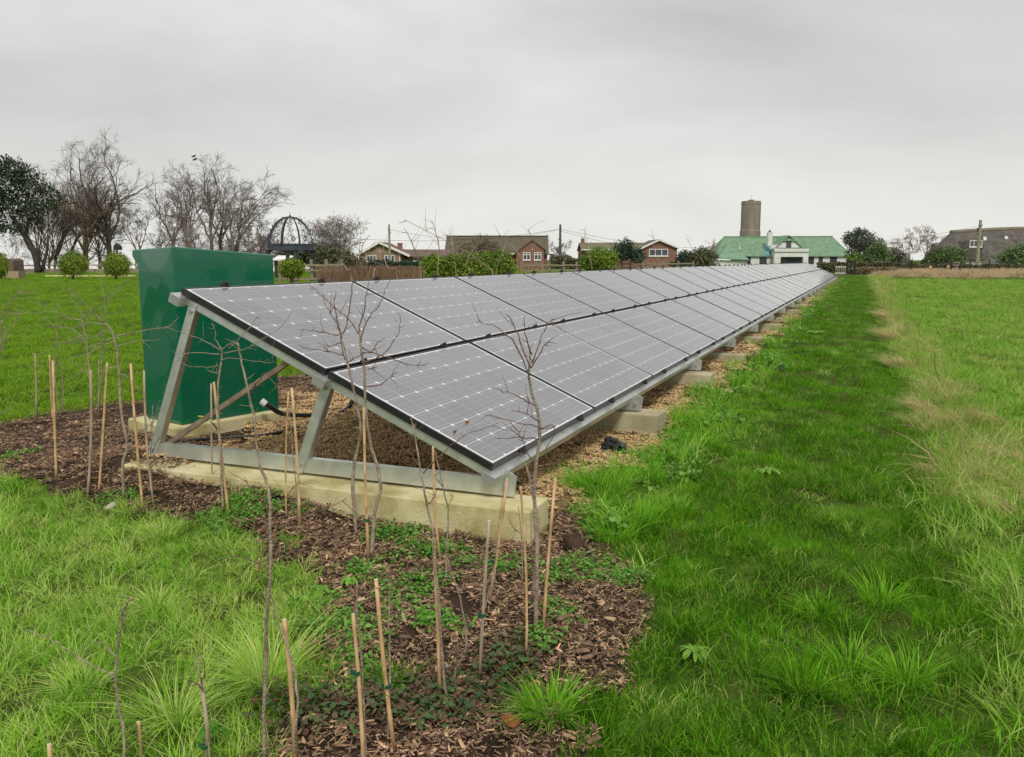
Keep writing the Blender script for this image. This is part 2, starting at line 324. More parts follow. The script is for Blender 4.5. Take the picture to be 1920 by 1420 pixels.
# ------------------------------------------------------------------ scattered ground cover
def gn_scatter(name, pts, scl, rot, idx, protos, kind='stuff', label=None, cat=None, tilt=None):
    """one object whose points carry instances of the given prototype meshes"""
    pc = bpy.data.collections.new(name+'_pieces')
    for k, (me, ms) in enumerate(protos):
        for m in ms: me.materials.append(m)
        po = bpy.data.objects.new('%s_piece_%02d' % (name, k), me); pc.objects.link(po)
    me = bpy.data.meshes.new(name); me.vertices.add(len(pts)); me.vertices.foreach_set('co', np.ascontiguousarray(pts, np.float32).ravel())
    a = me.attributes.new('scl', 'FLOAT_VECTOR', 'POINT'); a.data.foreach_set('vector', np.ascontiguousarray(scl, np.float32).ravel())
    a = me.attributes.new('rot', 'FLOAT_VECTOR', 'POINT'); a.data.foreach_set('vector', np.ascontiguousarray(rot, np.float32).ravel())
    a = me.attributes.new('idx', 'INT', 'POINT'); a.data.foreach_set('value', np.ascontiguousarray(idx, np.int32))
    o = bpy.data.objects.new(name, me); COL.objects.link(o); tag(o, label, cat, None, kind)
    ng = bpy.data.node_groups.new(name+'_nodes', 'GeometryNodeTree')
    ng.interface.new_socket('Geometry', in_out='INPUT', socket_type='NodeSocketGeometry'); ng.interface.new_socket('Geometry', in_out='OUTPUT', socket_type='NodeSocketGeometry')
    N, L = ng.nodes, ng.links
    gi = N.new('NodeGroupInput'); go = N.new('NodeGroupOutput')
    ip = N.new('GeometryNodeInstanceOnPoints'); ci = N.new('GeometryNodeCollectionInfo'); ci.inputs['Collection'].default_value = pc
    ci.inputs['Separate Children'].default_value = True; ci.inputs['Reset Children'].default_value = True
    L.new(gi.outputs[0], ip.inputs['Points']); L.new(ci.outputs[0], ip.inputs['Instance']); ip.inputs['Pick Instance'].default_value = True
    def na(nm, t):
        n = N.new('GeometryNodeInputNamedAttribute'); n.data_type = t; n.inputs[0].default_value = nm
        return [s for s in n.outputs if s.enabled and s.name == 'Attribute'][0]
    L.new(na('idx', 'INT'), ip.inputs['Instance Index']); L.new(na('scl', 'FLOAT_VECTOR'), ip.inputs['Scale'])
    e = N.new('FunctionNodeEulerToRotation'); L.new(na('rot', 'FLOAT_VECTOR'), e.inputs[0]); L.new(e.outputs[0], ip.inputs['Rotation'])
    L.new(ip.outputs[0], go.inputs[0])
    md = o.modifiers.new('scatter', 'NODES'); md.node_group = ng
    return o

def blades(rng, n, radius, h, hv=0.4, lean=0.5, width=0.003, wind=(0,0), segs=3, spread_lean=0.6):
    """n curved tapering grass blades; returns verts, loops, sizes, tint"""
    a = rng.uniform(0, 2*math.pi, n); r = radius*np.sqrt(rng.uniform(0, 1, n))
    bx, by = r*np.cos(a), r*np.sin(a)
    H = h*(1+hv*rng.normal(0, 1, n)).clip(0.3, 2.0)
    la = a*spread_lean+rng.uniform(0, 2*math.pi, n)*(1-spread_lean); lm = lean*rng.uniform(0.2, 1.3, n)
    dx, dy = np.cos(la)*lm+wind[0], np.sin(la)*lm+wind[1]
    fa = rng.uniform(0, math.pi, n); sx, sy = np.cos(fa), np.sin(fa)
    w = width*rng.uniform(0.6, 1.4, n)
    V = []
    for k in range(segs+1):
        t = k/segs
        cx = bx+dx*H*t**1.8; cy = by+dy*H*t**1.8; dl = np.hypot(dx, dy)
        cz = H*(t-0.32*np.minimum(dl, 1.6)*t**2.2)
        ww = w*(1-t**2)*0.5+1e-5
        if k < segs: V.append(np.stack([cx-sx*ww, cy-sy*ww, cz], -1)); V.append(np.stack([cx+sx*ww, cy+sy*ww, cz], -1))
        else: V.append(np.stack([cx, cy, cz], -1))
    nv = 2*segs+1; V = np.stack(V, 1).reshape(-1, 3); b = (np.arange(n)*nv)[:, None]
    q = np.concatenate([b+np.array([[2*k, 2*k+1, 2*k+3, 2*k+2]]) for k in range(segs-1)], 1)
    t3 = b+np.array([[2*segs-2, 2*segs-1, 2*segs]])
    loops = np.concatenate([q, t3], 1).ravel(); sizes = np.tile([4]*(segs-1)+[3], n)
    return V, loops, sizes, np.repeat(rng.uniform(0, 1, n), nv)
def tuft_protos(name, seed, count, mats, **k):
    out = []
    for q in range(count):
        rng = np.random.default_rng(seed+q); V, l, s, t = blades(rng, **k)
        out.append((npmesh(name+str(q), V, l, s, False, t), mats))
    return out
def leaf_cluster(rng, n, radius, h, size, aspect=0.6, droop=0.3, cup=0.15):
    """n small pointed leaves (6 verts, 4 tris each) in a low mound"""
    a = rng.uniform(0, 2*math.pi, n); r = radius*np.sqrt(rng.uniform(0, 1, n)); z = h*rng.uniform(0.15, 1, n)*(1-0.5*(r/radius)**2)
    c = np.stack([r*np.cos(a), r*np.sin(a), z], -1)
    d = np.stack([np.cos(a+rng.normal(0,.9,n)), np.sin(a+rng.normal(0,.9,n)), rng.normal(0.05, 0.35, n)], -1); d /= np.linalg.norm(d, axis=1)[:, None]
    s = np.cross(d, np.array([0,0,1.0])+rng.normal(0, .25, (n,3))); s /= np.linalg.norm(s, axis=1)[:, None]; u = np.cross(s, d)
    L = (size*rng.uniform(.6, 1.3, n))[:, None]; W = L*aspect/2
    V = np.stack([c, c+d*L*.35+s*W+u*L*cup, c+d*L*.75+s*W*.8-u*L*droop*.2, c+d*L-u*L*droop*.5, c+d*L*.75-s*W*.8-u*L*droop*.2, c+d*L*.35-s*W+u*L*cup, c+d*L*.55], 1).reshape(-1, 3)
    b = (np.arange(n)*7)[:, None]
    F = np.concatenate([b+np.array([[0,1,6,5]]), b+np.array([[1,2,6,6]])[:, :3], b+np.array([[2,3,6]]), b+np.array([[3,4,6]]), b+np.array([[4,5,6]])], 1).ravel()
    return V, F, np.tile([4,3,3,3,3], n), np.repeat(rng.uniform(0,1,n), 7)

rngG = np.random.default_rng(5)
def sample_view(rho0, r0, power, rmax, rmin=1.0, half=0.66, extra=0.0):
    """points around the view axis; density rho0 up to r0, then falling with distance"""
    rs = np.geomspace(rmin, rmax, 400); rho = rho0*np.minimum(1, (r0/rs)**power)
    w = rho*rs; cdf = np.concatenate([[0], np.cumsum((w[1:]+w[:-1])/2*np.diff(rs))]); n = int(cdf[-1]*2*half)
    r = np.interp(rngG.uniform(0, cdf[-1], n), cdf, rs)
    a = math.pi/2+YAW+rngG.uniform(-half, half, n)
    return r*np.cos(a), r*np.sin(a), r
def place(x, y, r, s0, grow=0.35, rg=6.0, sv=0.25, tiltv=0.15, nproto=6, wind=0, hs=None, dz=0):
    n = len(x); s = s0*np.maximum(1, r/rg)**grow*rngG.uniform(1-sv, 1+sv, n)
    hz_ = s if hs is None else s*hs
    hz_ = hz_/np.maximum(1, r/rg)**(grow*0.5)
    return (np.stack([x, y, height(x, y)+dz], -1), np.stack([s, s, hz_], -1),
        np.stack([rngG.normal(0, tiltv, n), rngG.normal(0, tiltv, n), rngG.uniform(0, 2*math.pi, n)*(0 if wind else 1)+wind], -1), rngG.integers(0, nproto, n))

PATH_R = lambda y: 0.46+0.03*np.sin(y*0.9)+0.05*np.sin(y*2.3)
VERGE_R = lambda y: 1.02+0.08*np.sin(y*0.7+1)+0.06*np.sin(y*1.9)+np.clip((y-25)/40, 0, 1)*0.6
EDGE_L = lambda y: -0.92+0.08*np.sin(y*1.3)+0.06*np.sin(y*3.1)-np.clip((y-8)/12, 0, 1)*0.25
def zones(x, y):
    w = wob(x, y, 0.8); xx = x+w
    bed = in_bed(x, y); right = (x > -1.3)
    # in front of the array the ground right of x=-.75 is path
    el = np.where(y > 3.4, EDGE_L(y), -0.72)
    path = right & ~bed & (xx > el) & (xx < PATH_R(y)) & (y < 70)
    weeds = (x > -1.45) & (~bed | ((xx > -1.36-0.2*np.sin(y*2.5)) & (y > 7)) | ((x > -1.33-0.06*np.sin(y*4)) & (y > 3.95) & (y < 9))) & (xx <= el) & (y > 2.9)
    verge = (xx >= PATH_R(y)) & (xx < VERGE_R(y)) & (y < 72)
    brown = (y > 60) & (x > 1.0) & (y < 110)
    field = (xx >= VERGE_R(y)) & ~brown
    fore = ~bed & ~path & ~weeds & ~verge & ~field & ~brown & (y < 4.0) & (x < 0)
    lawn = ~bed & ~path & ~weeds & ~verge & ~field & ~brown & ~fore & (x < -4.9)
    return dict(path=path, weeds=weeds, verge=verge, field=field, fore=fore, lawn=lawn, brown=brown)
def patch(x, y, f=1.0, o=0.0):
    return 0.5+0.22*np.sin(x*1.7*f+y*1.1*f+o)+0.18*np.sin(x*3.1*f-y*2.3*f+o*2)+0.12*np.sin(x*6.3*f+y*5.1*f+o)

g_path = mat('path_grass', (0.018,0.115,0.001), (0.090,0.33,0.004), scale=2.4, rough=0.75, attr=True, tintmix=(0.23,0.44,0.03), trans=0.3, spec=0.06, c3=(0.035,0.155,0.002))
g_field = mat('field_grass', (0.20,0.38,0.035), (0.37,0.53,0.10), scale=1.6, rough=0.65, attr=True, tintmix=(0.54,0.60,0.20), trans=0.3, spec=0.06, c3=(0.25,0.45,0.045))
g_lawn = mat('lawn_grass', (0.10,0.27,0.006), (0.22,0.42,0.02), scale=0.45, rough=0.65, attr=True, tintmix=(0.32,0.44,0.05), trans=0.3, spec=0.05)
g_fore = mat('rough_grass', (0.20,0.44,0.018), (0.42,0.68,0.08), scale=3.0, rough=0.6, attr=True, tintmix=(0.64,0.68,0.26), trans=0.3, spec=0.1)
g_lush = mat('lush_grass', (0.075,0.28,0.006), (0.18,0.44,0.018), scale=5.0, rough=0.55, attr=True, tintmix=(0.30,0.58,0.05), trans=0.3, spec=0.1)
g_straw = mat('straw_grass', (0.54,0.38,0.18), (0.78,0.60,0.34), scale=2.0, rough=0.7, attr=True, tintmix=(0.26,0.38,0.07), trans=0.25, spec=0.15, ramp=(0.4,0.6))
g_straw2 = mat('pale_straw_blades', (0.55,0.41,0.20), (0.78,0.64,0.38), scale=3.0, rough=0.7, attr=True, tintmix=(0.40,0.44,0.13), trans=0.25, spec=0.1)
g_brown = mat('brown_dead_grass', (0.42,0.28,0.17), (0.62,0.46,0.30), scale=0.5, rough=0.8, attr=True, tintmix=(0.52,0.46,0.24), trans=0.15, spec=0.2)
g_weed = mat('weed_leaves', (0.06,0.20,0.015), (0.14,0.36,0.04), scale=6, rough=0.6, attr=True, tintmix=(0.25,0.44,0.10), trans=0.3, spec=0.2)
g_bramble = mat('bramble_leaves', (0.035,0.085,0.022), (0.10,0.17,0.055), scale=5, rough=0.6, attr=True, tintmix=(0.17,0.07,0.06), trans=0.15, spec=0.2)

# short turf and longer grass: six separate covers
X, Y, D = sample_view(300, 4.0, 1.5, 95)
Z = zones(X, Y); pt = patch(X, Y, 2.2)
k = Z['path'] & (pt+0.35*rngG.uniform(0,1,len(X)) > 0.12)
gn_scatter('path_grass', *place(X[k], Y[k], D[k], 1.0, nproto=8), tuft_protos('pt', 10, 5, [g_path], n=44, radius=0.075, h=0.034, lean=1.1, width=0.0028)+tuft_protos('pu', 15, 2, [g_path], n=50, radius=0.06, h=0.062, lean=1.1, width=0.0030)+tuft_protos('pv', 18, 1, [g_field], n=30, radius=0.08, h=0.04, lean=1.1, width=0.0028), label='dark green mown grass path along the front of the panels', cat='grass')
k = Z['field']
gn_scatter('field_grass', *place(X[k], Y[k], D[k], 1.15), tuft_protos('ft', 30, 5, [g_field], n=44, radius=0.09, h=0.045, lean=1.1, width=0.004)+tuft_protos('fu', 35, 1, [g_lush], n=40, radius=0.08, h=0.07, lean=1.0, width=0.004), label='pale green rough field grass right of the dry verge', cat='grass')
k = Z['lawn']
gn_scatter('lawn_grass', *place(X[k], Y[k], D[k], 1.2, hs=0.8), tuft_protos('lt', 50, 6, [g_lawn], n=46, radius=0.10, h=0.035, lean=1.0, width=0.004), label='bright green mown lawn behind the cabinet and mulch bed', cat='grass')
X, Y, D = sample_view(420, 4.0, 1.3, 9)
Z = zones(X, Y); pt = patch(X, Y, 1.7, 2.0)
bare = ((X+1.62)**2+(Y-2.18)**2 < 0.012) | ((X+1.9)**2+(Y-1.85)**2 < 0.03)
k = Z['fore'] & (pt+0.5*rngG.uniform(0,1,len(X)) > 0.22) & (~bare | (rngG.uniform(0,1,len(X)) < .25))
gn_scatter('rough_grass', *place(X[k], Y[k], D[k], 0.9, tiltv=0.25), tuft_protos('rt', 70, 4, [g_fore], n=40, radius=0.06, h=0.036, lean=1.3, width=0.0024)+tuft_protos('ru', 75, 1, [g_lush], n=34, radius=0.045, h=0.065, lean=1.2, width=0.0028)+tuft_protos('rv', 77, 1, [g_fore], n=30, radius=0.03, h=0.085, lean=1.2, width=0.0026), label='uneven yellow green grass in the left foreground', cat='grass')
# verge: long drooping straw with green beneath
X, Y, D = sample_view(130, 6, 1.2, 80, half=0.66)
Z = zones(X, Y); pt = patch(X, Y, 1.0, 0.7)
pv = patch(X, Y*1.3, 2.3, 0.4); k = Z['verge'] & (X < 0.98+0.6*(Y > 25)) & (pv > np.where(Y > 11, 0.42, 0.60)-0.3*((X < 0.80) & (Y > 14))-0.30*((Y > 5.3) & (Y < 9.5))+0.5*(Y < 4.6))
gn_scatter('dry_verge_grass', *place(X[k], Y[k], D[k], 1.0, grow=0.25, tiltv=0.3), tuft_protos('vs', 90, 4, [g_straw], n=26, radius=0.05, h=0.135, lean=1.3, width=0.0032, wind=(-0.7,-0.5))+tuft_protos('vu', 95, 2, [g_straw], n=30, radius=0.08, h=0.09, lean=1.8, width=0.0032), label='long dry straw coloured grass between path and field', cat='grass')
k = Z['verge']
gn_scatter('verge_grass', *place(X[k], Y[k], D[k], 1.0, grow=0.25, tiltv=0.25), tuft_protos('vg', 110, 4, [g_field], n=40, radius=0.10, h=0.085, lean=1.3, width=0.004)+tuft_protos('vh', 115, 2, [g_lush], n=40, radius=0.09, h=0.10, lean=1.4, width=0.004), label='longer green grass mixed into the dry verge', cat='grass')
X, Y, D = sample_view(9, 60, 0.8, 112, rmin=55)
Z = zones(X, Y); k = Z['brown'] & (Y > 70+2.5*np.sin(X*0.8)+2*np.sin(X*2.1)+3*rngG.normal(0,1,len(X)))
gn_scatter('dead_grass', *place(X[k], Y[k], D[k], 1.0, grow=0), tuft_protos('bg', 130, 6, [g_brown], n=60, radius=0.35, h=0.30, lean=1.2, width=0.022), label='strip of brown dead grass along the far edge of the field', cat='grass')
# weeds along the array edge
X, Y, D = sample_view(85, 5, 1.2, 60)
Z = zones(X, Y); pt = patch(X, Y, 2.0, 4.0); k = Z['weeds']
def leaf_protos(name, seed, count, m, **kw):
    out = []
    for q in range(count):
        V, l, s, t = leaf_cluster(np.random.default_rng(seed+q), **kw); out.append((npmesh(name+str(q), V, l, s, False, t), [m]))
    return out
gn_scatter('edge_grass', *place(X[k & (pt > .3)], Y[k & (pt > .3)], D[k & (pt > .3)], 1.0, tiltv=0.3), tuft_protos('eg', 150, 4, [g_lush], n=34, radius=0.08, h=0.11, lean=1.2, width=0.004)+tuft_protos('eh', 155, 2, [g_fore], n=30, radius=0.08, h=0.10, lean=1.3, width=0.004), label='lush grass growing along the lower edge of the panels', cat='grass')
k2 = k & (patch(X, Y, 3.1, 1.0) > 0.42)
gn_scatter('edge_weeds', *place(X[k2], Y[k2], D[k2], 1.0), leaf_protos('ew', 170, 5, g_weed, n=22, radius=0.09, h=0.08, size=0.035)+leaf_protos('ex', 176, 1, g_bramble, n=20, radius=0.09, h=0.07, size=0.035), label='leafy weeds along the gravel edge below the panels', cat='weeds')
# weeds and grass coming through the mulch
wp = [(440,960,.16),(470,940,.14),(560,960,.05),(740,1000,.13),(780,1030,.13),(720,1010,.10),(690,1080,.10),(760,1120,.12),(800,1100,.09),(850,1035,.06),(960,1070,.10),(1090,1070,.13),(1150,1085,.12),(1050,1090,.07),(1045,1150,.07),(1000,1205,.07),(830,1180,.09),(600,1130,.10),(700,1180,.10),(240,900,.06),(200,905,.05),(30,860,.10),(690,1290,.08),(620,1180,.10),(660,1240,.08),(860,1060,.06)]
P_, S_, R_, I_ = [], [], [], []
for (u, v, rr) in wp:
    c = G(u, v); n = int(50*(rr/0.1)**2*0.34)+3
    for q in range(n):
        a = rngG.uniform(0, 2*math.pi); r_ = rr*math.sqrt(rngG.uniform())*1.1; x, y = c[0]+r_*math.cos(a), c[1]+r_*math.sin(a)
        P_.append((x, y, float(height(x, y))+0.012)); s = rngG.uniform(.55, 1.0); S_.append((s, s, s)); R_.append((rngG.normal(0,.2), rngG.normal(0,.2), rngG.uniform(0,6.28))); I_.append(rngG.integers(0, 6))
gn_scatter('bed_weeds', P_, S_, R_, I_, leaf_protos('bw', 190, 6, g_weed, n=24, radius=0.055, h=0.05, size=0.022), label='patches of green weeds growing through the mulch', cat='weeds')
wp = [(790,1330,.13),(840,1340,.13),(560,1330,.10),(600,1360,.10),(930,1260,.14),(980,1230,.10),(700,1330,.10),(1150,860,.0)]
P_, S_, R_, I_ = [], [], [], []
for (u, v, rr) in wp:
    c = G(u, v); n = int(11*(rr/0.1)**2)
    for q in range(n):
        a = rngG.uniform(0, 2*math.pi); r_ = rr*math.sqrt(rngG.uniform()); x, y = c[0]+r_*math.cos(a), c[1]+r_*math.sin(a)
        P_.append((x, y, float(height(x, y))+0.015)); s = rngG.uniform(.6, 1.0); S_.append((s, s, s)); R_.append((rngG.normal(0,.2), rngG.normal(0,.2), rngG.uniform(0,6.28))); I_.append(rngG.integers(0, 4))
gn_scatter('bramble_shoots', P_, S_, R_, I_, leaf_protos('br', 200, 4, g_bramble, n=20, radius=0.07, h=0.08, size=0.022, aspect=0.7), label='low dark bramble shoots with purplish leaves on the mulch', cat='bramble')

# wood chips
def chip_cluster(rng, n, radius, smin, smax):
    V, F, S, T = [], [], [], []
    for q in range(n):
        a = rng.uniform(0, 6.28); r = radius*math.sqrt(rng.uniform()); L = rng.uniform(smin, smax)*(1.6 if rng.uniform() < .12 else 1); W = L*rng.uniform(.18, .5); H = L*rng.uniform(.06, .16)
        rot = Matrix.Translation((r*math.cos(a), r*math.sin(a), rng.uniform(.001, .014))) @ Matrix.Rotation(rng.uniform(0, 6.28), 4, 'Z') @ Matrix.Rotation(rng.normal(0, .3), 4, 'Y') @ Matrix.Rotation(rng.normal(0, .45), 4, 'X')
        tp = rng.uniform(.3, 1, 4)
        pts = [(-L/2, -W/2*tp[0], 0), (L/2, -W/2*tp[1], 0), (L/2*rng.uniform(.7,1), W/2*tp[2], 0), (-L/2, W/2*tp[3], 0), (-L*.45, -W*.4*tp[0], H), (L*.42, -W*.4*tp[1], H), (L*.4, W*.4*tp[2], H*.8), (-L*.45, W*.4*tp[3], H)]
        b = len(V); V += [tuple(rot @ Vector(p)) for p in pts]
        for f in [(4,5,6,7),(0,1,5,4),(1,2,6,5),(2,3,7,6),(3,0,4,7)]: F += [b+i for i in f]; S.append(4)
        T += [rng.uniform()**1.3]*8
    return np.array(V), np.array(F), np.array(S), np.array(T)
X, Y, D = sample_view(620, 4.2, 1.8, 30, rmin=1.3)
k = in_bed(X, Y) & ~(in_gravel(X, Y)) & (patch(X, Y, 2.6, 3.0) > 0.08)
gn_scatter('bark_mulch', *place(X[k], Y[k], D[k], 1.0, grow=0.6, dz=0.016, tiltv=0.12, nproto=10), [(npmesh('ch%d' % q, *chip_cluster(np.random.default_rng(300+q), 20, 0.055, .006, .024)[:3], False, chip_cluster(np.random.default_rng(300+q), 20, 0.055, .006, .024)[3]), [m_chip]) for q in range(10)], label='brown wood chip mulch around the saplings and array', cat='mulch')
def pebble_cluster(rng, n, radius, s):
    ico = np.array([(0,0,1),(.894,0,.447),(.276,.851,.447),(-.724,.526,.447),(-.724,-.526,.447),(.276,-.851,.447),(.724,.526,-.447),(-.276,.851,-.447),(-.894,0,-.447),(-.276,-.851,-.447),(.724,-.526,-.447)])
    fc = [(0,1,2),(0,2,3),(0,3,4),(0,4,5),(0,5,1),(1,6,2),(2,7,3),(3,8,4),(4,9,5),(5,10,1),(6,7,2),(7,8,3),(8,9,4),(9,10,5),(10,6,1)]
    V, F, T = [], [], []
    for q in range(n):
        a = rng.uniform(0, 6.28); r = radius*math.sqrt(rng.uniform()); sc = s*rng.uniform(.6, 1.4)*np.array([rng.uniform(.7,1.3), rng.uniform(.7,1.3), rng.uniform(.4,.8)])
        p = (ico+rng.normal(0, .12, ico.shape))*sc; t = rng.uniform(0, 6.28); c_, s_ = math.cos(t), math.sin(t)
        p = np.stack([p[:,0]*c_-p[:,1]*s_, p[:,0]*s_+p[:,1]*c_, p[:,2]], -1)+np.array([r*math.cos(a), r*math.sin(a), rng.uniform(0, .008)])
        b = len(V)*1; V += list(p); F += [b+i for f in fc for i in f]; T += [rng.uniform()**1.2]*11
    return np.array(V), np.array(F), np.full(len(F)//3, 3), np.array(T)
X, Y, D = sample_view(330, 5.5, 1.8, 30, rmin=3.3)
k = in_gravel(X, Y) & (X > -5.4)
pp = [pebble_cluster(np.random.default_rng(400+q), 34, 0.055, .0065) for q in range(8)]
gn_scatter('gravel', *place(X[k], Y[k], D[k], 1.0, grow=0.6, dz=0.026, nproto=8), [(npmesh('pb%d' % q, a, b, c_, False, d), [m_pebble]) for q, (a, b, c_, d) in enumerate(pp)], label='golden brown pea gravel under the solar panels', cat='gravel')
# ------------------------------------------------------------------ solar array
TH = math.radians(23.77); CT, ST = math.cos(TH), math.sin(TH)
PX, PY, PZ = -1.572, 3.601, 0.317
PL, PW, PITCH, NCOL = 1.65, 0.992, 1.67, 33
def sag(y): return -0.10*max(0.0, min(1.0, (y-15)/42))**1.3
def SP_(s, y, n):                        # slope metres up, world y, normal offset -> world
    return (PX-s*CT+n*ST, y, PZ+s*ST+n*CT+sag(y))
ORD = ['first','second','third','fourth','fifth','sixth','seventh','eighth','ninth','tenth','eleventh','twelfth','thirteenth','fourteenth','fifteenth','sixteenth','seventeenth','eighteenth','nineteenth','twentieth','twenty-first','twenty-second','twenty-third','twenty-fourth','twenty-fifth','twenty-sixth','twenty-seventh','twenty-eighth','twenty-ninth','thirtieth','thirty-first','thirty-second','thirty-third']
# panel frame: four black profiles in one mesh; laminate; cells
fm = MB(); T = 0.036
fm.box(0, PL, 0, .011, -T, 0); fm.box(0, PL, PW-.011, PW, -T, 0); fm.box(0, .011, .011, PW-.011, -T, 0); fm.box(PL-.011, PL, .011, PW-.011, -T, 0)
fr0 = fm.build('frame', m_black, None, bevel=0.0015)
bs0 = MB().box(.011, PL-.011, .011, PW-.011, -.010, -.0035).build('backsheet', m_back)
cw, ch, cc = 0.1552, 0.1552, 0.0115
px0, py0 = (PL-1.585)/2, (PW-0.951)/2
def cell_geo(ox, oy):
    xs = [(cc,0),(cw-cc,0),(cw,cc),(cw,ch-cc),(cw-cc,ch),(cc,ch),(0,ch-cc),(0,cc)]
    return [(ox+a, oy+b) for a, b in xs]
def cells_mesh(name, offs):
    vs, fs, uv = [], [], []
    for ox, oy in offs:
        c = cell_geo(ox, oy); b = len(vs); vs += [(x, y, -.0030) for x, y in c]+[(x, y, -.0034) for x, y in c]
        fs.append(tuple(range(b, b+8))); uv += [((x-ox)/cw, (y-oy)/ch) for x, y in c]
        for k in range(8): fs.append((b+k, b+8+k, b+8+(k+1)%8, b+(k+1)%8)); uv += [(0,0)]*4
    me = bpy.data.meshes.new(name); me.from_pydata(vs, [], fs); ul = me.uv_layers.new(name='UVMap')
    ul.data.foreach_set('uv', np.array(uv, np.float32).ravel()); return me
one = cells_mesh('cell', [(0, 0)]); one.materials.append(m_cell)
alloff = [(px0+i*0.1585+.0016, py0+j*0.1585+.0016) for i in range(10) for j in range(6)]
allc = cells_mesh('cells', alloff); allc.materials.append(m_cell)
rw = np.random.default_rng(77)
panel_mat = Matrix(((0, -CT, ST, 0), (1, 0, 0, 0), (0, ST, CT, 0), (0, 0, 0, 1)))
firstp = True
for row in range(2):
    for c in range(NCOL):
        y = PY+c*PITCH; s = row*(PW+0.022)
        rown = 'lower' if row == 0 else 'upper'
        lab = '%s row solar panel, %s from the end beside the green cabinet' % (rown, ORD[c])
        if c == NCOL-1: lab = 'last solar panel of the %s row, at the far end by the hedge' % rown
        t = thing('solar_panel', lab, 'solar panel', group='solar panels of the long two-row array')
        jit = Matrix.Rotation(rw.normal(0, 0.0012), 4, 'X') @ Matrix.Rotation(rw.normal(0, 0.0012), 4, 'Y')
        ym = y+0.8; pitch = math.atan((sag(ym+.8)-sag(ym-.8))/1.6)
        t.matrix_world = Matrix.Translation(SP_(s, y, 0)) @ panel_mat @ Matrix.Rotation(-pitch*0.9, 4, 'Y') @ jit
        if firstp: f_, b_ = fr0, bs0; f_.parent = t; b_.parent = t; firstp = False
        else: f_, b_ = link_copy(fr0, t), link_copy(bs0, t)
        if c < 4:
            for (ox, oy) in alloff:
                ce = bpy.data.objects.new('cell', one); COL.objects.link(ce); ce.parent = t; ce.location = (ox, oy, 0)
        else:
            ce = bpy.data.objects.new('cells', allc); COL.objects.link(ce); ce.parent = t; ce['kind'] = 'stuff'

# rails under the panels, with clamps
YE = PY+NCOL*PITCH
ysamp = [PY-0.05]+[PY+2.5*k for k in range(1, 22)]+[YE+0.06]
def rail(label, s0, s1, n0, n1, clamp_s, cname, skip):
    t = thing('mounting_rail', label, 'rail', (0,0,0), 0, 'long aluminium rails carrying the panels')
    vs, fs = [], []
    for y in ysamp:
        vs += [SP_(s0,y,n0), SP_(s1,y,n0), SP_(s1,y,n1), SP_(s0,y,n1)]
    for k in range(len(ysamp)-1):
        b = k*4; fs += [(b+i, b+(i+1)%4, b+4+(i+1)%4, b+4+i) for i in range(4)]
    e = len(vs)-4; fs += [(0,3,2,1), (e,e+1,e+2,e+3)]
    MB().add(vs, fs).build('profile', m_alu, t)
    MB().add([SP_(s0+.004,PY-.0515,n0+.004), SP_(s1-.004,PY-.0515,n0+.004), SP_(s1-.004,PY-.0515,n1-.004), SP_(s0+.004,PY-.0515,n1-.004)], [(0,1,2,3)]).build('end_cap', m_alub, t)
    cm = MB(); cm.box(-.022,.022,-.02,.02,-.012,.008); cm.box(-.014,.014,-.012,.012,.008,.02); cm.cyl((0,0,.02),(0,0,.028),.007,n=6)
    c0 = cm.build('clamp', m_plast, t, bevel=.002)
    k = 0
    for c in range(NCOL):
        for fx in (0.21, 0.79):
            cl = c0 if k == 0 else link_copy(c0, t); k += 1
            y = PY+c*PITCH+fx*PL
            cl.matrix_world = Matrix.Translation(SP_(clamp_s, y, 0.0)) @ panel_mat
    return t
rail('wide lower rail with a row of black clamps along the bottom edge of the panels', -.048, .02, -.080, -.038, -.012, 'c', 0)
rail('middle rail in the gap between the upper and lower panel rows', .965, 1.04, -.085, -.038, 1.003, 'c', 0)
rail('top rail along the highest edge of the upper panel row', 1.960, 2.03, -.088, -.038, 2.014, 'c', 0)

# support frames and ballast blocks
def support(label):
    t = thing('support_frame', label, 'frame', (0,0,0), 0, 'triangular frames holding up the panels')
    # local: x world, y=0 at frame plane, z world
    b = MB(); b.prism([(-3.725,.170),(-1.475,.165),(-1.462,.262),(-1.50,.285),(-1.585,.262),(-1.60,.245),(-3.725,.245)], -.004, .004); b.box(-3.72,-1.50,.004,.04,.240,.2448); b.box(-3.72,-1.50,.004,.04,.1702,.1748)
    b.build('base_beam', m_alu, t)
    b = MB(); b.bar((-3.70,-.010,.178),(-3.345,-.010,1.04),.012,.052,up=(-1,0,.4)); b.bar((-3.682,.012,.178),(-3.327,.012,1.04),.045,.006,up=(-1,0,.4)); b.build('rear_leg', m_alu, t)
    b = MB(); b.bar((-2.70,-.010,.172),(-2.50,-.010,.665),0.012,.048,up=(-1,0,.4)); b.bar((-2.673,.012,.172),(-2.475,.012,.655),.045,.006,up=(-1,0,.4)); b.build('middle_leg', m_alu, t)
    b = MB(); p0 = np.array(SP_(.0,0,-.060)); p1 = np.array(SP_(2.0,0,-.060)); b.bar(p0, p1, .02, .04, up=(ST,0,CT)); b.build('rafter', m_alu, t)
    b = MB(); b.bar((-3.66,.036,.215),(-2.72,.036,.775),.028,.026,up=(-.5,0,.85)); b.build('brace', m_brace, t)
    b = MB(); 
    for (x, z) in ((-3.69,.215),(-2.68,.215),(-1.52,.215),(-3.36,1.0),(-2.515,.63)): b.cyl((x,-.028,z),(x,-.004,z),.011,n=6)
    b.build('bolts', m_alub, t)
    return t
f0 = support('nearest support frame, its base beam lying on the front concrete block')
f0.location = (0, 3.622, 0)
bb = MB().box(-3.75, -1.335, -.13, .13, -.12, .152).build('concrete_block', m_conc, None, bevel=.008, seg=2)
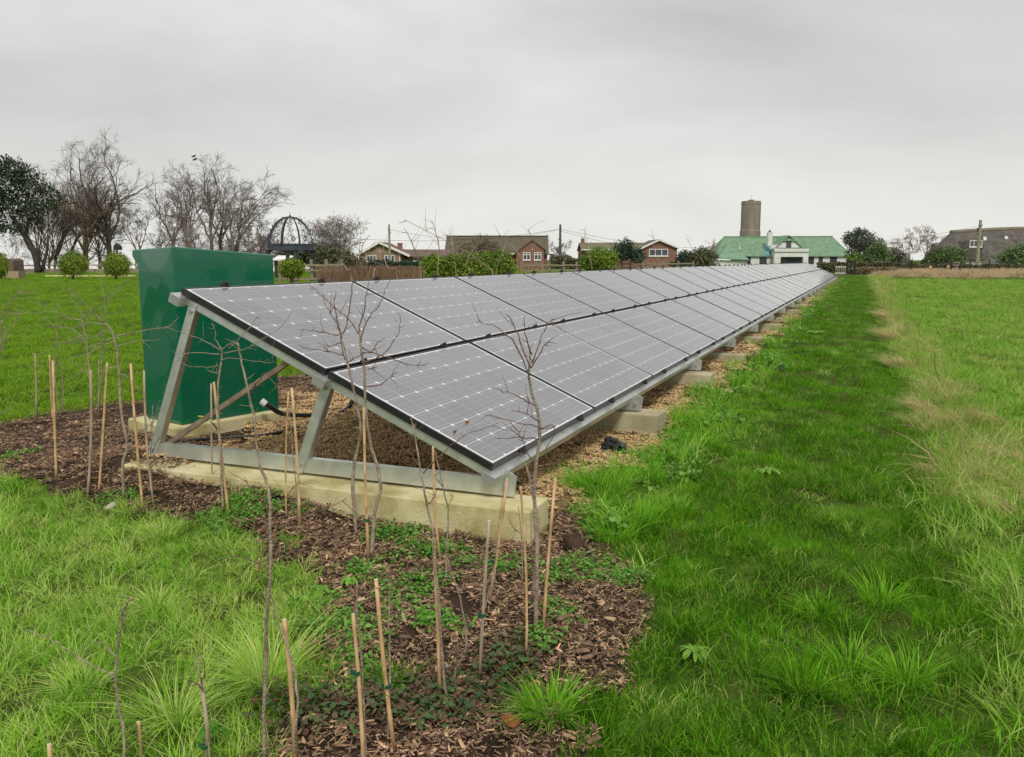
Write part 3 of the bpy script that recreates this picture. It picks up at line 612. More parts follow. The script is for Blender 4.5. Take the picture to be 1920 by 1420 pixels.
bb.location = (0, 3.60, 0); bb.rotation_euler = (0, 0, R(0.6))
tag(bb, 'long yellowish concrete block lying under the near end of the array', 'concrete block', 'concrete ballast blocks under the panels')
bb2me = MB().box(-3.95, -1.335, -.125, .125, -.10, .15); bb2 = bb2me.build('concrete_block', m_conc2, None, bevel=.008, seg=2)
for k in range(1, 22):
    y = 3.622+2.5*k
    c = copy_tree(f0, [(ch, ()) for ch in f0.children], 'support frame under the panels, %s counted from the near end' % ORD[k]); c.location = (0, y, sag(y))
    o = bb2 if k == 1 else link_copy(bb2)
    o.location = (rw.normal(0, .02)+(0.0 if k < 3 else -.02), y-.1+.12*(k == 1)-.0, sag(y)-(0 if k < 3 else .055+.02*math.sin(k*2.3))); o.rotation_euler = (0, 0, R(rw.normal(0, .8)))
    tag(o, 'grey concrete block jutting out below the panel edge, %s from the near end' % ORD[k], 'concrete block', 'concrete ballast blocks under the panels')

# ------------------------------------------------------------------ green cabinet
cab = thing('cabinet', 'glossy dark green equipment cabinet standing behind the upper panels', 'cabinet', (-4.459, 4.635, 0.1), R(-15))
b = MB(); b.prism([(0,0),(0,1.268),(-.538,1.248),(-.542,1.20),(-.47,1.13),(-.47,0)], 0, .85); b.v = [(x, y, z-(.055 if y > .1 and z > 1 else 0)) for x, y, z in b.v]; b.build('body', m_green, cab, bevel=.012, seg=2)
MB().box(-.486,-.471,.05,.776,.06,1.06).build('door', m_green, cab, bevel=.004)
MB().box(-.50,-.487,.70,.74,.5,.64).build('door_handle', m_plast, cab, bevel=.003)
pl = MB().box(-.58,.06,-.09,.92,-.16,.1).build('plinth', m_conc, None, bevel=.012, seg=2); pl.location = (-4.459,4.635,0); pl.rotation_euler = (0,0,R(-15))
tag(pl, 'concrete plinth under the green equipment cabinet', 'plinth')
def curve_tube(name, pts, r, m, n=6, parent=None, sub=6):
    pts = [np.array(p, float) for p in pts]; out = []
    for i in range(len(pts)-1):
        p0, p1, p2, p3 = pts[max(i-1,0)], pts[i], pts[i+1], pts[min(i+2,len(pts)-1)]
        for k in range(sub):
            t = k/sub; out.append(.5*((2*p1)+(-p0+p2)*t+(2*p0-5*p1+4*p2-p3)*t*t+(-p0+3*p1-3*p2+p3)*t**3))
    out.append(pts[-1]); return MB().tube(out, r, n).build(name, m, parent, smooth=True)
hose = thing('cable_duct', 'thick black cable duct looping from the cabinet to the gravel', 'cable', tuple(P(495,757,6.35)))
inv = -np.array(hose.location)
curve_tube('hose', [P(487,752,6.35)+inv, P(505,762,6.35)+inv, P(530,776,6.45)+inv, P(570,779,6.7)+inv, P(620,779,6.9)+inv, P(650,768,7.0)+inv, P(661,750,7.1)+inv, P(670,735,7.2)+inv], .019, m_plast, 8, hose)
curve_tube('connector', [P(490,752,6.33)+inv, P(499,759,6.33)+inv], .026, mat('pale_plastic', (.6,.6,.58)), 10, hose)
c1 = curve_tube('ground_cable', [G(300,812,.035), G(340,826,.03), G(400,822,.03), G(470,818,.03), G(520,812,.03), G(560,800,.03)], .010, m_plast); tag(c1, 'thin black cable lying on the mulch in front of the cabinet', 'cable')
c1 = curve_tube('earth_wire', [P(372,781,5.9), P(385,783,5.85), P(398,793,5.8), G(408,806,.03)], .006, mat('yellow_green_wire', (.45,.55,.08))); tag(c1, 'yellow green earth wire coming out of the cabinet base', 'wire')
g0 = G(430,806,.0); b = MB(); b.cyl((0,0,0),(0,0,.075),.052,.052,14); b.cyl((0,0,.075),(0,0,.09),.058,.054,14)
dp = b.build('drain_pot', mat('dark_green_plastic', (.005,.05,.035), rough=.4), None, bevel=.002); dp.location = g0; tag(dp, 'small round dark green plastic pot beside the cabinet plinth', 'pot')
def rock(name, pos, size, m, label, cat, seed, nsub=2, flat=.6, rough_=.18):
    import bmesh
    rg = np.random.default_rng(seed); bm = bmesh.new(); bmesh.ops.create_icosphere(bm, subdivisions=nsub, radius=1)
    ph = rg.uniform(0, 6, 6)
    for v in bm.verts:
        c_ = v.co; k = 1+rough_*(math.sin(c_.x*3+ph[0])+math.sin(c_.y*4+ph[1])+math.sin(c_.z*3+ph[2])*math.sin(c_.x*6+ph[3]))*.6+rg.normal(0, rough_*.25)
        v.co = Vector((c_.x*size[0]*k, c_.y*size[1]*k, c_.z*size[2]*k))
    me = bpy.data.meshes.new(name); bm.to_mesh(me); bm.free(); o = new_obj(name, me, [m]); o.location = (pos[0], pos[1], pos[2]+size[2]*.3); o.rotation_euler = (0, 0, rg.uniform(0, 6)); tag(o, label, cat); return o
m_bag = mat('crumpled_black_film', (.008,.008,.01), rough=.3, coat=.3)
rock('plastic_sheet', G(1148,850), (.12,.09,.07), m_bag, 'crumpled black plastic sheet in the weeds by the second block', 'plastic', 3, 4, rough_=.28)
rock('plastic_sheet', G(1318,722), (.10,.08,.06), m_bag, 'crumpled black plastic at the corner of the third block', 'plastic', 4, 4, rough_=.28)
rock('soil_clod', G(1075,1025), (.05,.07,.045), m_soil, 'brown lump of soil beside the front concrete block', 'soil', 5, 3)
rock('stone', G(212,928), (.045,.03,.02), mat('pale_stone', (.36,.30,.24), (.5,.44,.38), scale=20), 'pale flat stone at the foot of the leaning sapling', 'stone', 6)
rock('stone', G(839,1250), (.009,.009,.008), mat('pale_stone', (1,1,1)), 'tiny white pebble on the mulch beside a bamboo cane', 'stone', 7)
m_chunk = mat('pale_wood', (.42,.28,.15), (.58,.42,.26), scale=15, rough=.8, stretch=(1,6,1))
for (u, v, L_, W_, ang, lab) in [(757,1172,.055,.014,2.2,'pale splinter of wood leaning in the weeds between two canes'),(928,1155,.035,.018,1.4,'pale square wood chip beside the thin leaning cane'),(1144,1178,.045,.014,-.6,'long pale wood chip near the path edge'),(1128,1141,.03,.02,1.2,'upright pale wood chip near the path edge'),(678,1146,.03,.012,.7,'reddish wood chip left of a short cane'),(232,900,.05,.012,-.7,'pale wood splinter behind the flat stone')]:
    p = G(u, v); b = MB().add([(-L_/2,-W_/2,0),(L_/2,-W_*.3,0),(L_*.42,W_*.5,0),(-L_*.45,W_*.4,0),(-L_/2,-W_/2,.006),(L_/2,-W_*.3,.004),(L_*.42,W_*.5,.008),(-L_*.45,W_*.4,.006)], [(0,3,2,1),(4,5,6,7),(0,1,5,4),(1,2,6,5),(2,3,7,6),(3,0,4,7)])
    o = b.build('wood_chip', m_chunk); o.location = (p[0], p[1], .035); o.rotation_euler = (R(20), R(-8), ang); tag(o, lab, 'wood chip', 'larger loose wood chips')
# fallen leaf, flower
lv = MB(); n = 9
lv.add([(0.028*math.cos(a)*(1+.25*math.cos(2*a)), .02*math.sin(a), .006*math.cos(2*a)+.004) for a in [k*2*math.pi/n for k in range(n)]]+[(0,0,-.002)], [(k,(k+1)%n,n) for k in range(n)])
o = lv.build('fallen_leaf', mat('rust_leaf', (.28,.07,.025), rough=.6)); p = G(956,1384); o.location = (p[0],p[1],.04); o.rotation_euler = (R(35),R(20),1); tag(o, 'curled rust red fallen leaf on the mulch near the bottom', 'leaf')
t = thing('daisy', 'small white flower in the grass left of the mulch edge', 'flower', tuple(G(297,1000)))
MB().tube([(0,0,0),(0,.003,.03)], .001, 4).build('stem', g_lush, t)
b = MB()
for k in range(5):
    a = k*1.2566; b.add([(0,0,.03),(.006*math.cos(a-.4),.006*math.sin(a-.4),.034),(.012*math.cos(a),.012*math.sin(a),.033),(.006*math.cos(a+.4),.006*math.sin(a+.4),.034)], [(0,1,2,3)])
b.build('petals', mat('white_petal', (.8,.8,.8)), t)

# ------------------------------------------------------------------ grass tussocks and leafy plants
def tussock(u, v, label, h, rad_, n, m, seed, lean=1.0, width=.0038):
    rg = np.random.default_rng(seed); V, l, s, t = blades(rg, n, rad_, h, .3, lean, width, (0,0), 5, .85)
    o = new_obj('grass_tussock', npmesh('grass_tussock', V, l, s, False, t), [m]); p = G(u, v); o.location = (p[0], p[1], float(height(p[0], p[1]))); tag(o, label, 'grass tussock', 'grass tussocks'); return o
tussock(500,1290,'large grass tussock with drooping blades around the tall sapling stem',.16,.075,480,g_fore,1,1.15)
tussock(330,1350,'grass tussock in the lower left beside the short forked twig',.13,.07,260,g_fore,2,1.5)
tussock(1030,1345,'bright green grass tussock on the mulch at the bottom centre',.10,.06,420,g_lush,3,1.3)
tussock(1120,925,'broad lush tussock beside the end of the front concrete block',.16,.16,900,g_lush,4,1.1)
tussock(1185,985,'long bladed tussock between the front block and the path',.13,.12,500,g_lush,5,1.2)
tussock(1320,840,'dark green tussock in front of the second ballast block',.12,.12,500,g_lush,6,1.2)
tussock(1650,1130,'tall pale bladed tussock standing in the path',.11,.07,170,g_lush,7,1.1,.0036)
tussock(1530,1150,'flat spreading tussock left of the taller one in the path',.07,.07,200,g_lush,8,1.5)
tussock(1500,1300,'dark tussock near the bottom of the path',.10,.06,260,g_path,9,1.3)
tussock(1590,1260,'spreading tussock above the dark one near the path bottom',.10,.07,220,g_lush,10,1.4)
tussock(1700,1280,'tussock at the right of the path near the bottom',.10,.07,220,g_lush,11,1.4)
tussock(240,960,'grass clump at the corner of the mulch bed by the flower',.08,.05,200,g_fore,12,1.2)
tussock(300,1010,'grass tussock with a white flower beside it',.09,.07,240,g_fore,13,1.2)
tussock(560,1150,'grass tussock growing between the tall sapling and a short cane',.07,.08,300,g_fore,14,1.3)
tussock(290,1140,'grass tussock left of centre on the rough lawn',.08,.07,300,g_fore,15,1.4)
tussock(150,1290,'low grass tussock beneath the long side twig at lower left',.07,.07,240,g_fore,16,1.4)
tussock(735,1290,'dark grass tuft between two leaning canes',.09,.04,150,g_path,17,1.2)
for q_, (u, v, h_, n_, lb) in enumerate([(1735,775,.17,420,'thick straw coloured clump leaning over the path edge, biggest in the verge'),(1790,800,.16,380,'straw coloured clump right behind the biggest verge clump'),(1862,800,.16,360,'straw coloured clump at the right edge of the verge'),(1905,870,.15,300,'straw coloured clump cut by the right edge of the picture'),(1672,640,.17,380,'pale straw clump midway up the verge'),(1662,600,.17,380,'pale straw clump above the midway one in the verge'),(1690,690,.13,240,'thin straw clump beneath two dark dead stems'),(1880,960,.12,220,'sparse straw clump low on the right of the path')]):
    rg_ = np.random.default_rng(600+q_); V_, l_, s_, t_ = blades(rg_, n_, .10, h_, .3, .9, .0034, (-.75,-.25), 5, .4); p_ = G(u, v); k_ = 1 if v > 700 else 1.6; o_ = new_obj('straw_tussock', npmesh('straw_tussock', V_*k_, l_, s_, False, t_), [g_straw2]); o_.location = (p_[0], p_[1], float(height(p_[0], p_[1]))); tag(o_, lb, 'grass tussock', 'dry straw tussocks in the verge')
for q_, (u, v, h_, n_, lb) in enumerate([(1215,900,.10,320,'lush grass tuft between the broad tussock and the dark green one'),(1150,1010,.10,320,'grass tuft right of the brown soil lump'),(1260,960,.09,300,'grass tuft at the left edge of the path below the second block'),(1385,720,.12,300,'grass tuft in front of the third block'),(1290,790,.09,240,'grass tuft right of the second block')]):
    tussock(u, v, lb, h_, .10, n_, g_lush, 700+q_, 1.1)
def rosette(u, v, label, n, L_, m, seed, W_=.022):
    rg = np.random.default_rng(seed); p = G(u, v); t = thing('rosette_weed', label, 'weed', (p[0], p[1], float(height(p[0],p[1]))+.01), rg.uniform(0,6), 'broad leaved weeds in the grass')
    for k in range(n):
        a = k*2.4; l = L_*rg.uniform(.7,1.1); w = W_*rg.uniform(.8,1.1); b = MB(); vs = []
        for q, (tt, ww, zz_) in enumerate([(0.05,.15,.01),(.3,.55,.03),(.55,.9,.045),(.8,1,.045),(.95,.6,.035),(1.02,.1,.025)]):
            for sgn in (-1,0,1): vs.append((l*tt*math.cos(a)-sgn*w*ww*math.sin(a), l*tt*math.sin(a)+sgn*w*ww*math.cos(a), zz_*(1-.7*tt)+(0.005 if sgn else 0)+.10*l*tt*(.6+.6*math.sin(k*1.7))))
        b.add(vs, [(q*3+i, q*3+i+1, q*3+4+i, q*3+3+i) for q in range(5) for i in range(2)]); b.build('leaf', m, t, smooth=True)
g_pale = mat('pale_leaf', (.13,.30,.02), (.22,.42,.05), scale=20, rough=.5, trans=.15)
rosette(1303,1235,'pale green rosette weed with broad leaves in the path grass',15,.058,g_pale,1,.008)
rosette(1440,890,'flat grey green rosette weed halfway along the path',11,.09,g_pale,2,.012)
rosette(600,1118,'small pale rosette weed at the mulch edge',9,.05,g_pale,3,.012)
rosette(655,1100,'small spiky pale weed beside the paired canes',9,.045,g_pale,4,.010)
rosette(395,1385,'round leaved weed beside the cane with the green tie',9,.045,g_weed,5,.014)
rosette(800,1165,'small bright weed left of the leaning long cane',7,.045,g_weed,6,.018)
rosette(1530,625,'grey green flat weed far up the path',9,.16,g_pale,7,.05)

# ------------------------------------------------------------------ bamboo canes
def cane(base, top, label, r=.0068, m=None, tie=None, dd=0.0):
    m = m or m_wcane; A_ = G(*base); d0 = depth(A_); B_ = P(top[0], top[1], d0+dd); A_[2] = -.03
    rg = np.random.default_rng(int(base[0]*7+base[1])); L_ = np.linalg.norm(B_-A_); pts, rr = [], []; z = 0; nodes = []
    while z < L_: nodes.append(z); z += rg.uniform(.11,.19)
    ts = sorted(set([0.0, 1.0]+[min(1,max(0,(n_+e)/L_)) for n_ in nodes[1:] for e in (-.006,0,.006)]))
    bow = rg.normal(0, .006, 3)
    for t_ in ts:
        pts.append((B_-A_)*t_+bow*math.sin(t_*math.pi)); isn = any(abs(t_*L_-n_) < .001 for n_ in nodes[1:]); rr.append(r*.80*(1.25 if isn else 1)*(1.08-.16*t_))
    t = thing('bamboo_cane', label, 'cane', tuple(A_), 0, 'bamboo canes staking the saplings')
    MB().tube(pts, rr, 8).build('shaft', m, t, smooth=True)
    MB().cyl(pts[-1], np.array(pts[-1])+(B_-A_)/L_*.001, r*.8, r*.7, 8).build('cut_end', mat('cane_pith', (.62,.50,.33)), t)
    if tie:
        q = (B_-A_)*tie; b = MB(); b.cyl(q-(0,0,.005), q+(0,0,.005), r*1.4, r*1.4, 8); b.box(q[0]-.018, q[0]+.004, q[1]-.002, q[1]+.002, q[2]-.006, q[2]+.005); b.build('tie', m_tie, t)
    return t
K = [
 ((67,795),(66,664),'weathered grey cane at the far left edge of the mulch',.0085,m_wcaneg,None),
 ((104,897),(99,677),'upright cane in the open left part of the mulch bed',.0085,None,None),
 ((100,800),(93,666),'cane tip showing just behind the upright left cane',.007,None,None),
 ((184,783),(185,675),'thin cane furthest back near the left side of the cabinet',.006,m_wcaneg,None),
 ((160,924),(170,695),'cane bound against the crooked grey sapling on the left',.008,m_wcaneg,None),
 ((180,902),(201,680),'orange cane leaning right beside the crooked grey sapling',.0075,None,None),
 ((267,924),(245,682),'orange cane leaning left in front of the cabinet corner',.0078,None,None),
 ((290,940),(270,696),'grey weathered cane in front of the cabinet left of the rear leg',.0068,m_wcaneg,None),
 ((396,905),(396,720),'short grey cane in front of the cabinet behind a bright cane',.006,m_wcaneg,None),
 ((430,955),(401,717),'bright orange cane leaning left before the green cabinet',.0078,None,None),
 ((562,990),(547,728),'orange cane leaning left in front of the middle leg',.0080,None,None),
 ((537,972),(541,735),'thin brown cane just left of the one before the middle leg',.005,None,None),
 ((691,1054),(682,765),'tall orange cane bound to the big twin stemmed sapling',.0078,None,.30),
 ((830,1065),(812,838),'orange cane rising over the lower corner panel',.0068,None,None),
 ((825,1322),(813,1010),'thick tan cane standing in front of the concrete block',.0072,None,None),
 ((742,1410),(705,1087),'tan cane leaning left with a green tie near the bottom centre',.0068,None,.42),
 ((682,1450),(662,1152),'tan cane with a green tie just above its middle at the bottom',.0062,None,.66),
 ((554,1450),(533,1162),'pale thick cane leaning left next to the large tussock',.0075,None,None),
 ((898,1278),(917,977),'greyish cane crossing behind its neighbour before the block',.0062,m_wcaneg,.45),
 ((911,1134),(951,898),'reddish tan cane leaning right in front of the block',.0062,None,.42),
 ((986,1242),(976,913),'slender pale cane upright in front of the block end',.0050,None,None),
 ((1017,1178),(1041,898),'tan cane leaning right past the right end of the block',.0065,None,None),
 ((386,1435),(377,1280),'short cut cane with a green tie at the lower left',.0065,m_wcaneg,.30),
 ((266,1440),(259,1354),'cane stub rising from the bottom edge left of the short cut cane',.0055,None,None),
 ((95,1445),(92,1396),'thick cane stub at the bottom left corner',.007,None,None),
 ((1163,0),None,'',0,None,None)]
for k_ in K[:-1]:
    cane(k_[0], k_[1], k_[2], k_[3], k_[4], k_[5])

# ------------------------------------------------------------------ saplings
def twigset(rg, pts, rr, n, lmin, lmax, thorn=True):
    """side spurs along a polyline"""
    out = []; pts = np.array(pts); seg = np.linalg.norm(np.diff(pts, axis=0), axis=1); cum = np.concatenate([[0], np.cumsum(seg)])
    for q in range(n):
        s = rg.uniform(.12, 1)*cum[-1]; i = min(np.searchsorted(cum, s)-1, len(seg)-1); i = max(i, 0); f = (s-cum[i])/seg[i]
        p = pts[i]*(1-f)+pts[i+1]*f; d = (pts[i+1]-pts[i])/seg[i]; pr_ = rg.normal(0, 1, 3); pr_ -= (pr_@d)*d; pr_ /= np.linalg.norm(pr_)
        dd = d*rg.uniform(.1,.9)+pr_; dd /= np.linalg.norm(dd); L_ = rg.uniform(lmin, lmax); k = rg.normal(0, .25, 3)
        out.append(([p, p+dd*L_*.5, p+dd*L_+k*L_*.3], [rr*.7, rr*.5, rr*.3]))
    return out
def smooth_pts(pts, sub=4):
    pts = [np.array(p, float) for p in pts]; out = []
    for i in range(len(pts)-1):
        p0, p1, p2, p3 = pts[max(i-1,0)], pts[i], pts[i+1], pts[min(i+2,len(pts)-1)]
        for k in range(sub):
            t = k/sub; out.append(.5*((2*p1)+(-p0+p2)*t+(2*p0-5*p1+4*p2-p3)*t*t+(-p0+3*p1-3*p2+p3)*t**3))
    out.append(pts[-1]); return out
def sapling(label, stems, branches, r0=.008, r1=.004, seed=0, spurs=5, m_s=None, m_b=None, d=None, leaves=()):
    m_s = m_s or m_bark1; m_b = m_b or m_bark2; rg = np.random.default_rng(seed)
    base = G(*stems[0][0]) if d is None else P(stems[0][0][0], stems[0][0][1], d)
    d0 = depth(base); base[2] = min(base[2], 0)-.01 if d is None else base[2]
    t = thing('sapling', label, 'sapling', tuple(base), 0, 'bare young saplings')
    for si, st in enumerate(stems):
        ds = d0 if (si == 0 or d is not None) else depth(G(*st[0])) if st[0][1] > 700 else d0
        w = rg.normal(0, .02, len(st)).cumsum()*.6; w[0] = 0
        pts = [P(u, v, ds+w[i])-base for i, (u, v) in enumerate(st)]; pts = smooth_pts(pts, 4)
        pts = [p+rg.normal(0, .0012, 3) for p in pts]
        n = len(pts); rr = [.72*(r0+(r1-r0)*i/(n-1))*(1+.12*rg.uniform(-1,1)) for i in range(n)]
        b = MB(); b.tube(pts, rr, 7)
        for (q, r_) in twigset(rg, pts[n//4:], r1*.5, spurs, .01, .035): b.tube(q, r_, 4)
        b.build('stem', m_s, t, smooth=True)
    for bi, br in enumerate(branches):
        dr = rg.normal(0, .05)+0; ln = sum(math.hypot(br[i+1][0]-br[i][0], br[i+1][1]-br[i][1]) for i in range(len(br)-1))*d0/FPX
        tot = rg.uniform(-.45, .45)*ln; m_ = len(br)
        pts = [P(u, v, d0+tot*i/(m_-1))-base for i, (u, v) in enumerate(br)]; pts = smooth_pts(pts, 4); pts = [p+rg.normal(0, .0016, 3) for p in pts]; n = len(pts)
        rb = max(.0018, r1*.55); rr = [rb*(1-.62*i/(n-1))*(1+.15*rg.uniform(-1,1)) for i in range(n)]
        b = MB(); b.tube(pts, rr, 5)
        ns = max(3, int(ln*26))
        for (q, r_) in twigset(rg, pts, rb*.6, ns, .008, .028): b.tube(q, r_, 4)
        for (q, r_) in twigset(rg, pts, rb*.7, max(2, int(ln*5)), .03, .12): b.tube(q, r_, 4)
        b.build('branch', m_b, t, smooth=True)
    for (u, v) in leaves:
        c = P(u, v, d0)-base; vs = [c, c+(.006,.004,.008), c+(.012,0,.02), c+(-.004,.003,.012)]
        MB().add(vs, [(0,1,2,3)]).build('bud_leaf', mat('reddish_bud_leaf', (.25,.12,.06)), t)
    return t
sapling('tall dark barked sapling with thorny twigs in front of the lower corner panel',
  [[(1003,1188),(1007,1050),(1003,900),(1013,800),(1000,745),(991,700),(996,662)],[(998,1130),(1010,1010),(1000,930),(985,868)]],
  [[(993,705),(962,640),(925,612),(893,605)],[(994,690),(975,640),(960,600),(948,590)],[(996,665),(985,625),(982,592)],[(996,680),(1012,640),(1030,605),(1037,598)],[(996,690),(1020,650),(1045,628)],
   [(1010,800),(980,795),(940,785),(910,778)],[(1008,790),(985,775),(958,770)],[(1003,760),(975,745),(950,735),(925,728)],[(1011,805),(1035,798),(1040,812),(1022,845)],[(1010,825),(975,820),(935,822)],[(1003,870),(990,850),(975,815),(955,790)],[(1008,875),(1035,870),(1042,874)]], .0105,.0045,11,7)
sapling('largest sapling, twin stemmed with many upright twigs reaching over the panels',
  [[(696,1048),(702,966),(713,922),(712,900),(706,871),(694,827),(686,770),(683,687),(677,661),(675,631),(673,612)],
   [(667,1002),(664,952),(662,890),(670,843),(676,809),(672,770),(661,723),(656,699),(650,674),(641,635)]],
  [[(673,612),(683,584),(685,560),(689,543),(693,520)],[(676,637),(691,597),(706,579),(717,558),(725,539),(746,506)],[(672,625),(652,597),(625,575),(597,549),(578,530)],
   [(641,635),(633,605),(622,594),(611,571),(604,548)],[(641,635),(632,605),(628,575),(628,545)],[(642,627),(650,611),(656,575),(661,528),(668,500),(676,475),(682,457),(693,442)],
   [(680,663),(695,661),(723,669),(757,680),(785,686),(804,681)],[(680,682),(712,668),(732,650),(747,624),(751,597),(746,586)],[(687,725),(710,723),(729,710),(745,698)],
   [(635,629),(605,623),(582,620),(563,619)],[(644,667),(612,659),(579,654),(560,647)],[(652,680),(665,672),(685,661)],[(640,640),(625,648),(614,651)],[(647,675),(640,650),(638,630)],[(690,693),(700,690),(702,690)],[(677,650),(695,660),(706,645),(722,632)]], .0125,.0055,12,8)
sapling('small branching sapling with a crown of spreading twigs before the cabinet',
  [[(418,962),(414,874),(409,781),(409,719),(414,682),(417,655)]],
  [[(416,655),(405,640),(403,620),(395,606)],[(429,654),(457,626),(475,605),(487,589)],[(420,663),(465,652),(494,635),(528,613),(547,584)],[(414,658),(386,640),(355,629),(330,620),(308,612)],[(412,665),(373,661),(345,663),(324,660)],[(409,685),(398,688),(373,688),(349,685),(333,672)],[(412,675),(440,672),(480,678),(510,680)],[(417,655),(430,645),(440,638)],[(409,700),(395,697),(385,692)]], .0085,.0045,13,6, m_b=m_bark1)
sapling('very tall thin sapling stem with dark knobs rising left of the large tussock',
  [[(495,1442),(498,1230),(500,1156),(506,1083),(508,966),(500,907),(488,874),(479,812),(474,768),(463,728),(454,682),(445,641)]],
  [[(508,966),(530,935),(562,900)],[(506,1080),(470,1050),(430,1045),(396,1058)],[(505,985),(560,972),(600,955),(650,935)],[(505,960),(480,925),(455,895)],[(470,740),(485,715),(500,700),(520,730)]], .0068,.0030,14,10)
sapling('crooked grey sapling left of the cabinet with long arching twigs',
  [[(170,860),(170,800),(172,747),(168,700),(165,666),(160,630),(155,600)]],
  [[(155,602),(125,595),(97,582),(70,568),(49,562)],[(155,600),(175,582),(195,565),(215,545),(242,524)],[(160,625),(130,640),(100,650),(80,665)],[(162,655),(195,640),(225,632),(250,628)],[(168,700),(150,690),(135,680)],[(158,610),(150,585),(138,565),(130,540)],[(160,640),(140,620),(110,612),(85,615)]], .0105,.005,15,8, m_b=m_bark1)
sapling('greyish leaning sapling directly left of the near support leg',
  [[(232,932),(230,870),(238,837),(227,773),(224,714),(220,666),(211,624),(194,604),(180,590)]],
  [[(194,604),(168,582),(150,560),(130,545),(112,530)],[(200,610),(170,605),(140,612)],[(213,630),(240,626),(280,618),(315,613),(336,595)],[(218,650),(255,640),(285,638),(300,637)],[(220,690),(200,690),(185,700)],[(215,640),(190,650),(160,665),(135,670)],[(222,700),(245,712),(262,735)],[(205,618),(185,628),(150,640),(120,645)],[(238,838),(262,812),(290,788),(305,765)],[(238,845),(265,830),(285,800),(300,750)]], .0115,.005,16,8, m_b=m_bark1)
sapling('thin greenish sapling standing at the back of the left mulch bed',
  [[(112,775),(104,714),(107,650),(108,600),(109,572)],[(118,778),(118,720),(112,680)]],
  [[(108,620),(90,600),(70,590)],[(108,610),(125,595),(140,580)],[(107,650),(125,640),(150,636)]], .0085,.004,17,5, m_b=m_bark1)
sapling('slender upright sapling nearest the left side of the cabinet',
  [[(186,768),(190,700),(194,617),(197,575),(190,527),(188,490)]],
  [[(194,620),(180,600),(150,590)],[(194,610),(215,590),(238,570)],[(197,580),(210,555),(235,540)],[(190,660),(210,650),(240,645)],[(192,640),(170,630),(145,635)]], .008,.0035,18,5, m_b=m_bark1)
sapling('sapling at the far left edge of the view with long pale twigs',
  [[(-14,860),(-8,760),(0,666),(4,600)]],
  [[(0,665),(12,640),(23,617),(32,591),(31,565)],[(0,590),(32,552),(60,548),(81,543)],[(2,610),(15,590),(50,588),(90,585)],[(0,650),(20,610),(40,600)],[(4,600),(20,575),(35,545),(55,525)],[(-5,780),(15,770),(30,758)]], .012,.005,19,5, m_b=m_bark1)
sapling('bare forked twig plant with one long side shoot at the lower left',
  [[(234,1440),(232,1380),(220,1303),(216,1270),(218,1230),(227,1164),(235,1140),(245,1123)]],
  [[(216,1270),(190,1255),(165,1244),(121,1215),(100,1202),(81,1193),(60,1185),(37,1180)],[(219,1235),(200,1212),(182,1205)],[(227,1160),(235,1155),(243,1157)]], .0052,.0036,20,4, m_s=m_bark1, m_b=m_bark1)
sapling('short dry twig beside the cut cane with a green tie',
  [[(394,1440),(388,1350),(374,1266),(370,1240),(368,1219)]], [[(380,1290),(362,1280),(345,1272)],[(378,1280),(385,1250),(384,1240)]], .0045,.0022,21,3)
sapling('thin sapling beside the thick tan cane before the block, with a dead leaf',
  [[(837,1323),(830,1230),(820,1100),(812,1012),(803,952),(794,915),(787,874),(775,802),(770,782)],[(843,1300),(855,1255),(872,1222),(874,1178),(857,1105),(834,1039)]],
  [[(794,887),(819,859),(856,827),(881,812),(910,802),(934,795)],[(787,874),(770,850),(755,845)],[(780,830),(768,815),(760,808)],[(834,1040),(855,1018),(872,995)],[(803,945),(815,930),(820,915)],[(838,1290),(815,1260),(795,1215),(788,1190)]], .0058,.0026,22,8, leaves=((873,800),(850,818),(775,805)))
sapling('thin pale sapling just right of the cane over the lower corner panel',
  [[(836,1085),(837,1040),(841,968),(831,915),(819,859),(813,840)]], [[(838,950),(848,935),(850,925)],[(831,915),(820,900),(815,890)]], .0055,.003,23,6)
sapling('short brown sapling bound to the tan cane with the green tie',
  [[(727,1396),(731,1230),(729,1160),(732,1105),(742,1090)]], [[(731,1180),(745,1160),(752,1140)]], .0045,.0022,24,4)
sapling('brown twiggy sapling tied beside the cane at the bottom',
  [[(686,1440),(684,1380),(680,1266),(669,1156),(669,1094)]], [[(669,1120),(675,1100),(686,1085)],[(670,1130),(655,1115),(650,1105)],[(681,1300),(700,1290),(712,1300)]], .0045,.0024,25,6)
sapling('grey sapling stem leaning onto the pale thick cane',
  [[(548,1440),(557,1358),(554,1266),(524,1175),(512,1125)]], [], .0052,.0028,26,3)
for (pts, br, lab, dd_) in [
  ([(632,905),(636,840),(634,770)],[[(634,790),(640,760),(655,740)]],'short twig plant showing under the panel edge left of the big sapling',None),
  ([(285,930),(283,850),(287,760)],[[(285,800),(275,770),(262,750)],[(284,850),(300,820),(322,800)]],'wispy twig plant in front of the near support leg',None),
  ([(560,985),(552,880),(545,800),(540,760)],[[(545,800),(530,770),(528,745)]],'wispy twig plant beside the cane before the middle leg',None),
  ([(905,1150),(925,1080),(935,990),(948,880)],[[(930,1030),(960,1010),(968,985)]],'thin wand sapling tied to the cane leaning right before the block',None),
  ([(980,1100),(978,1010),(972,950)],[[(975,1000),(960,985),(955,970)]],'thin twig plant beside the slender pale cane',None)]:
    sapling(lab, [pts], br, .0042,.002,int(pts[0][0]),5)
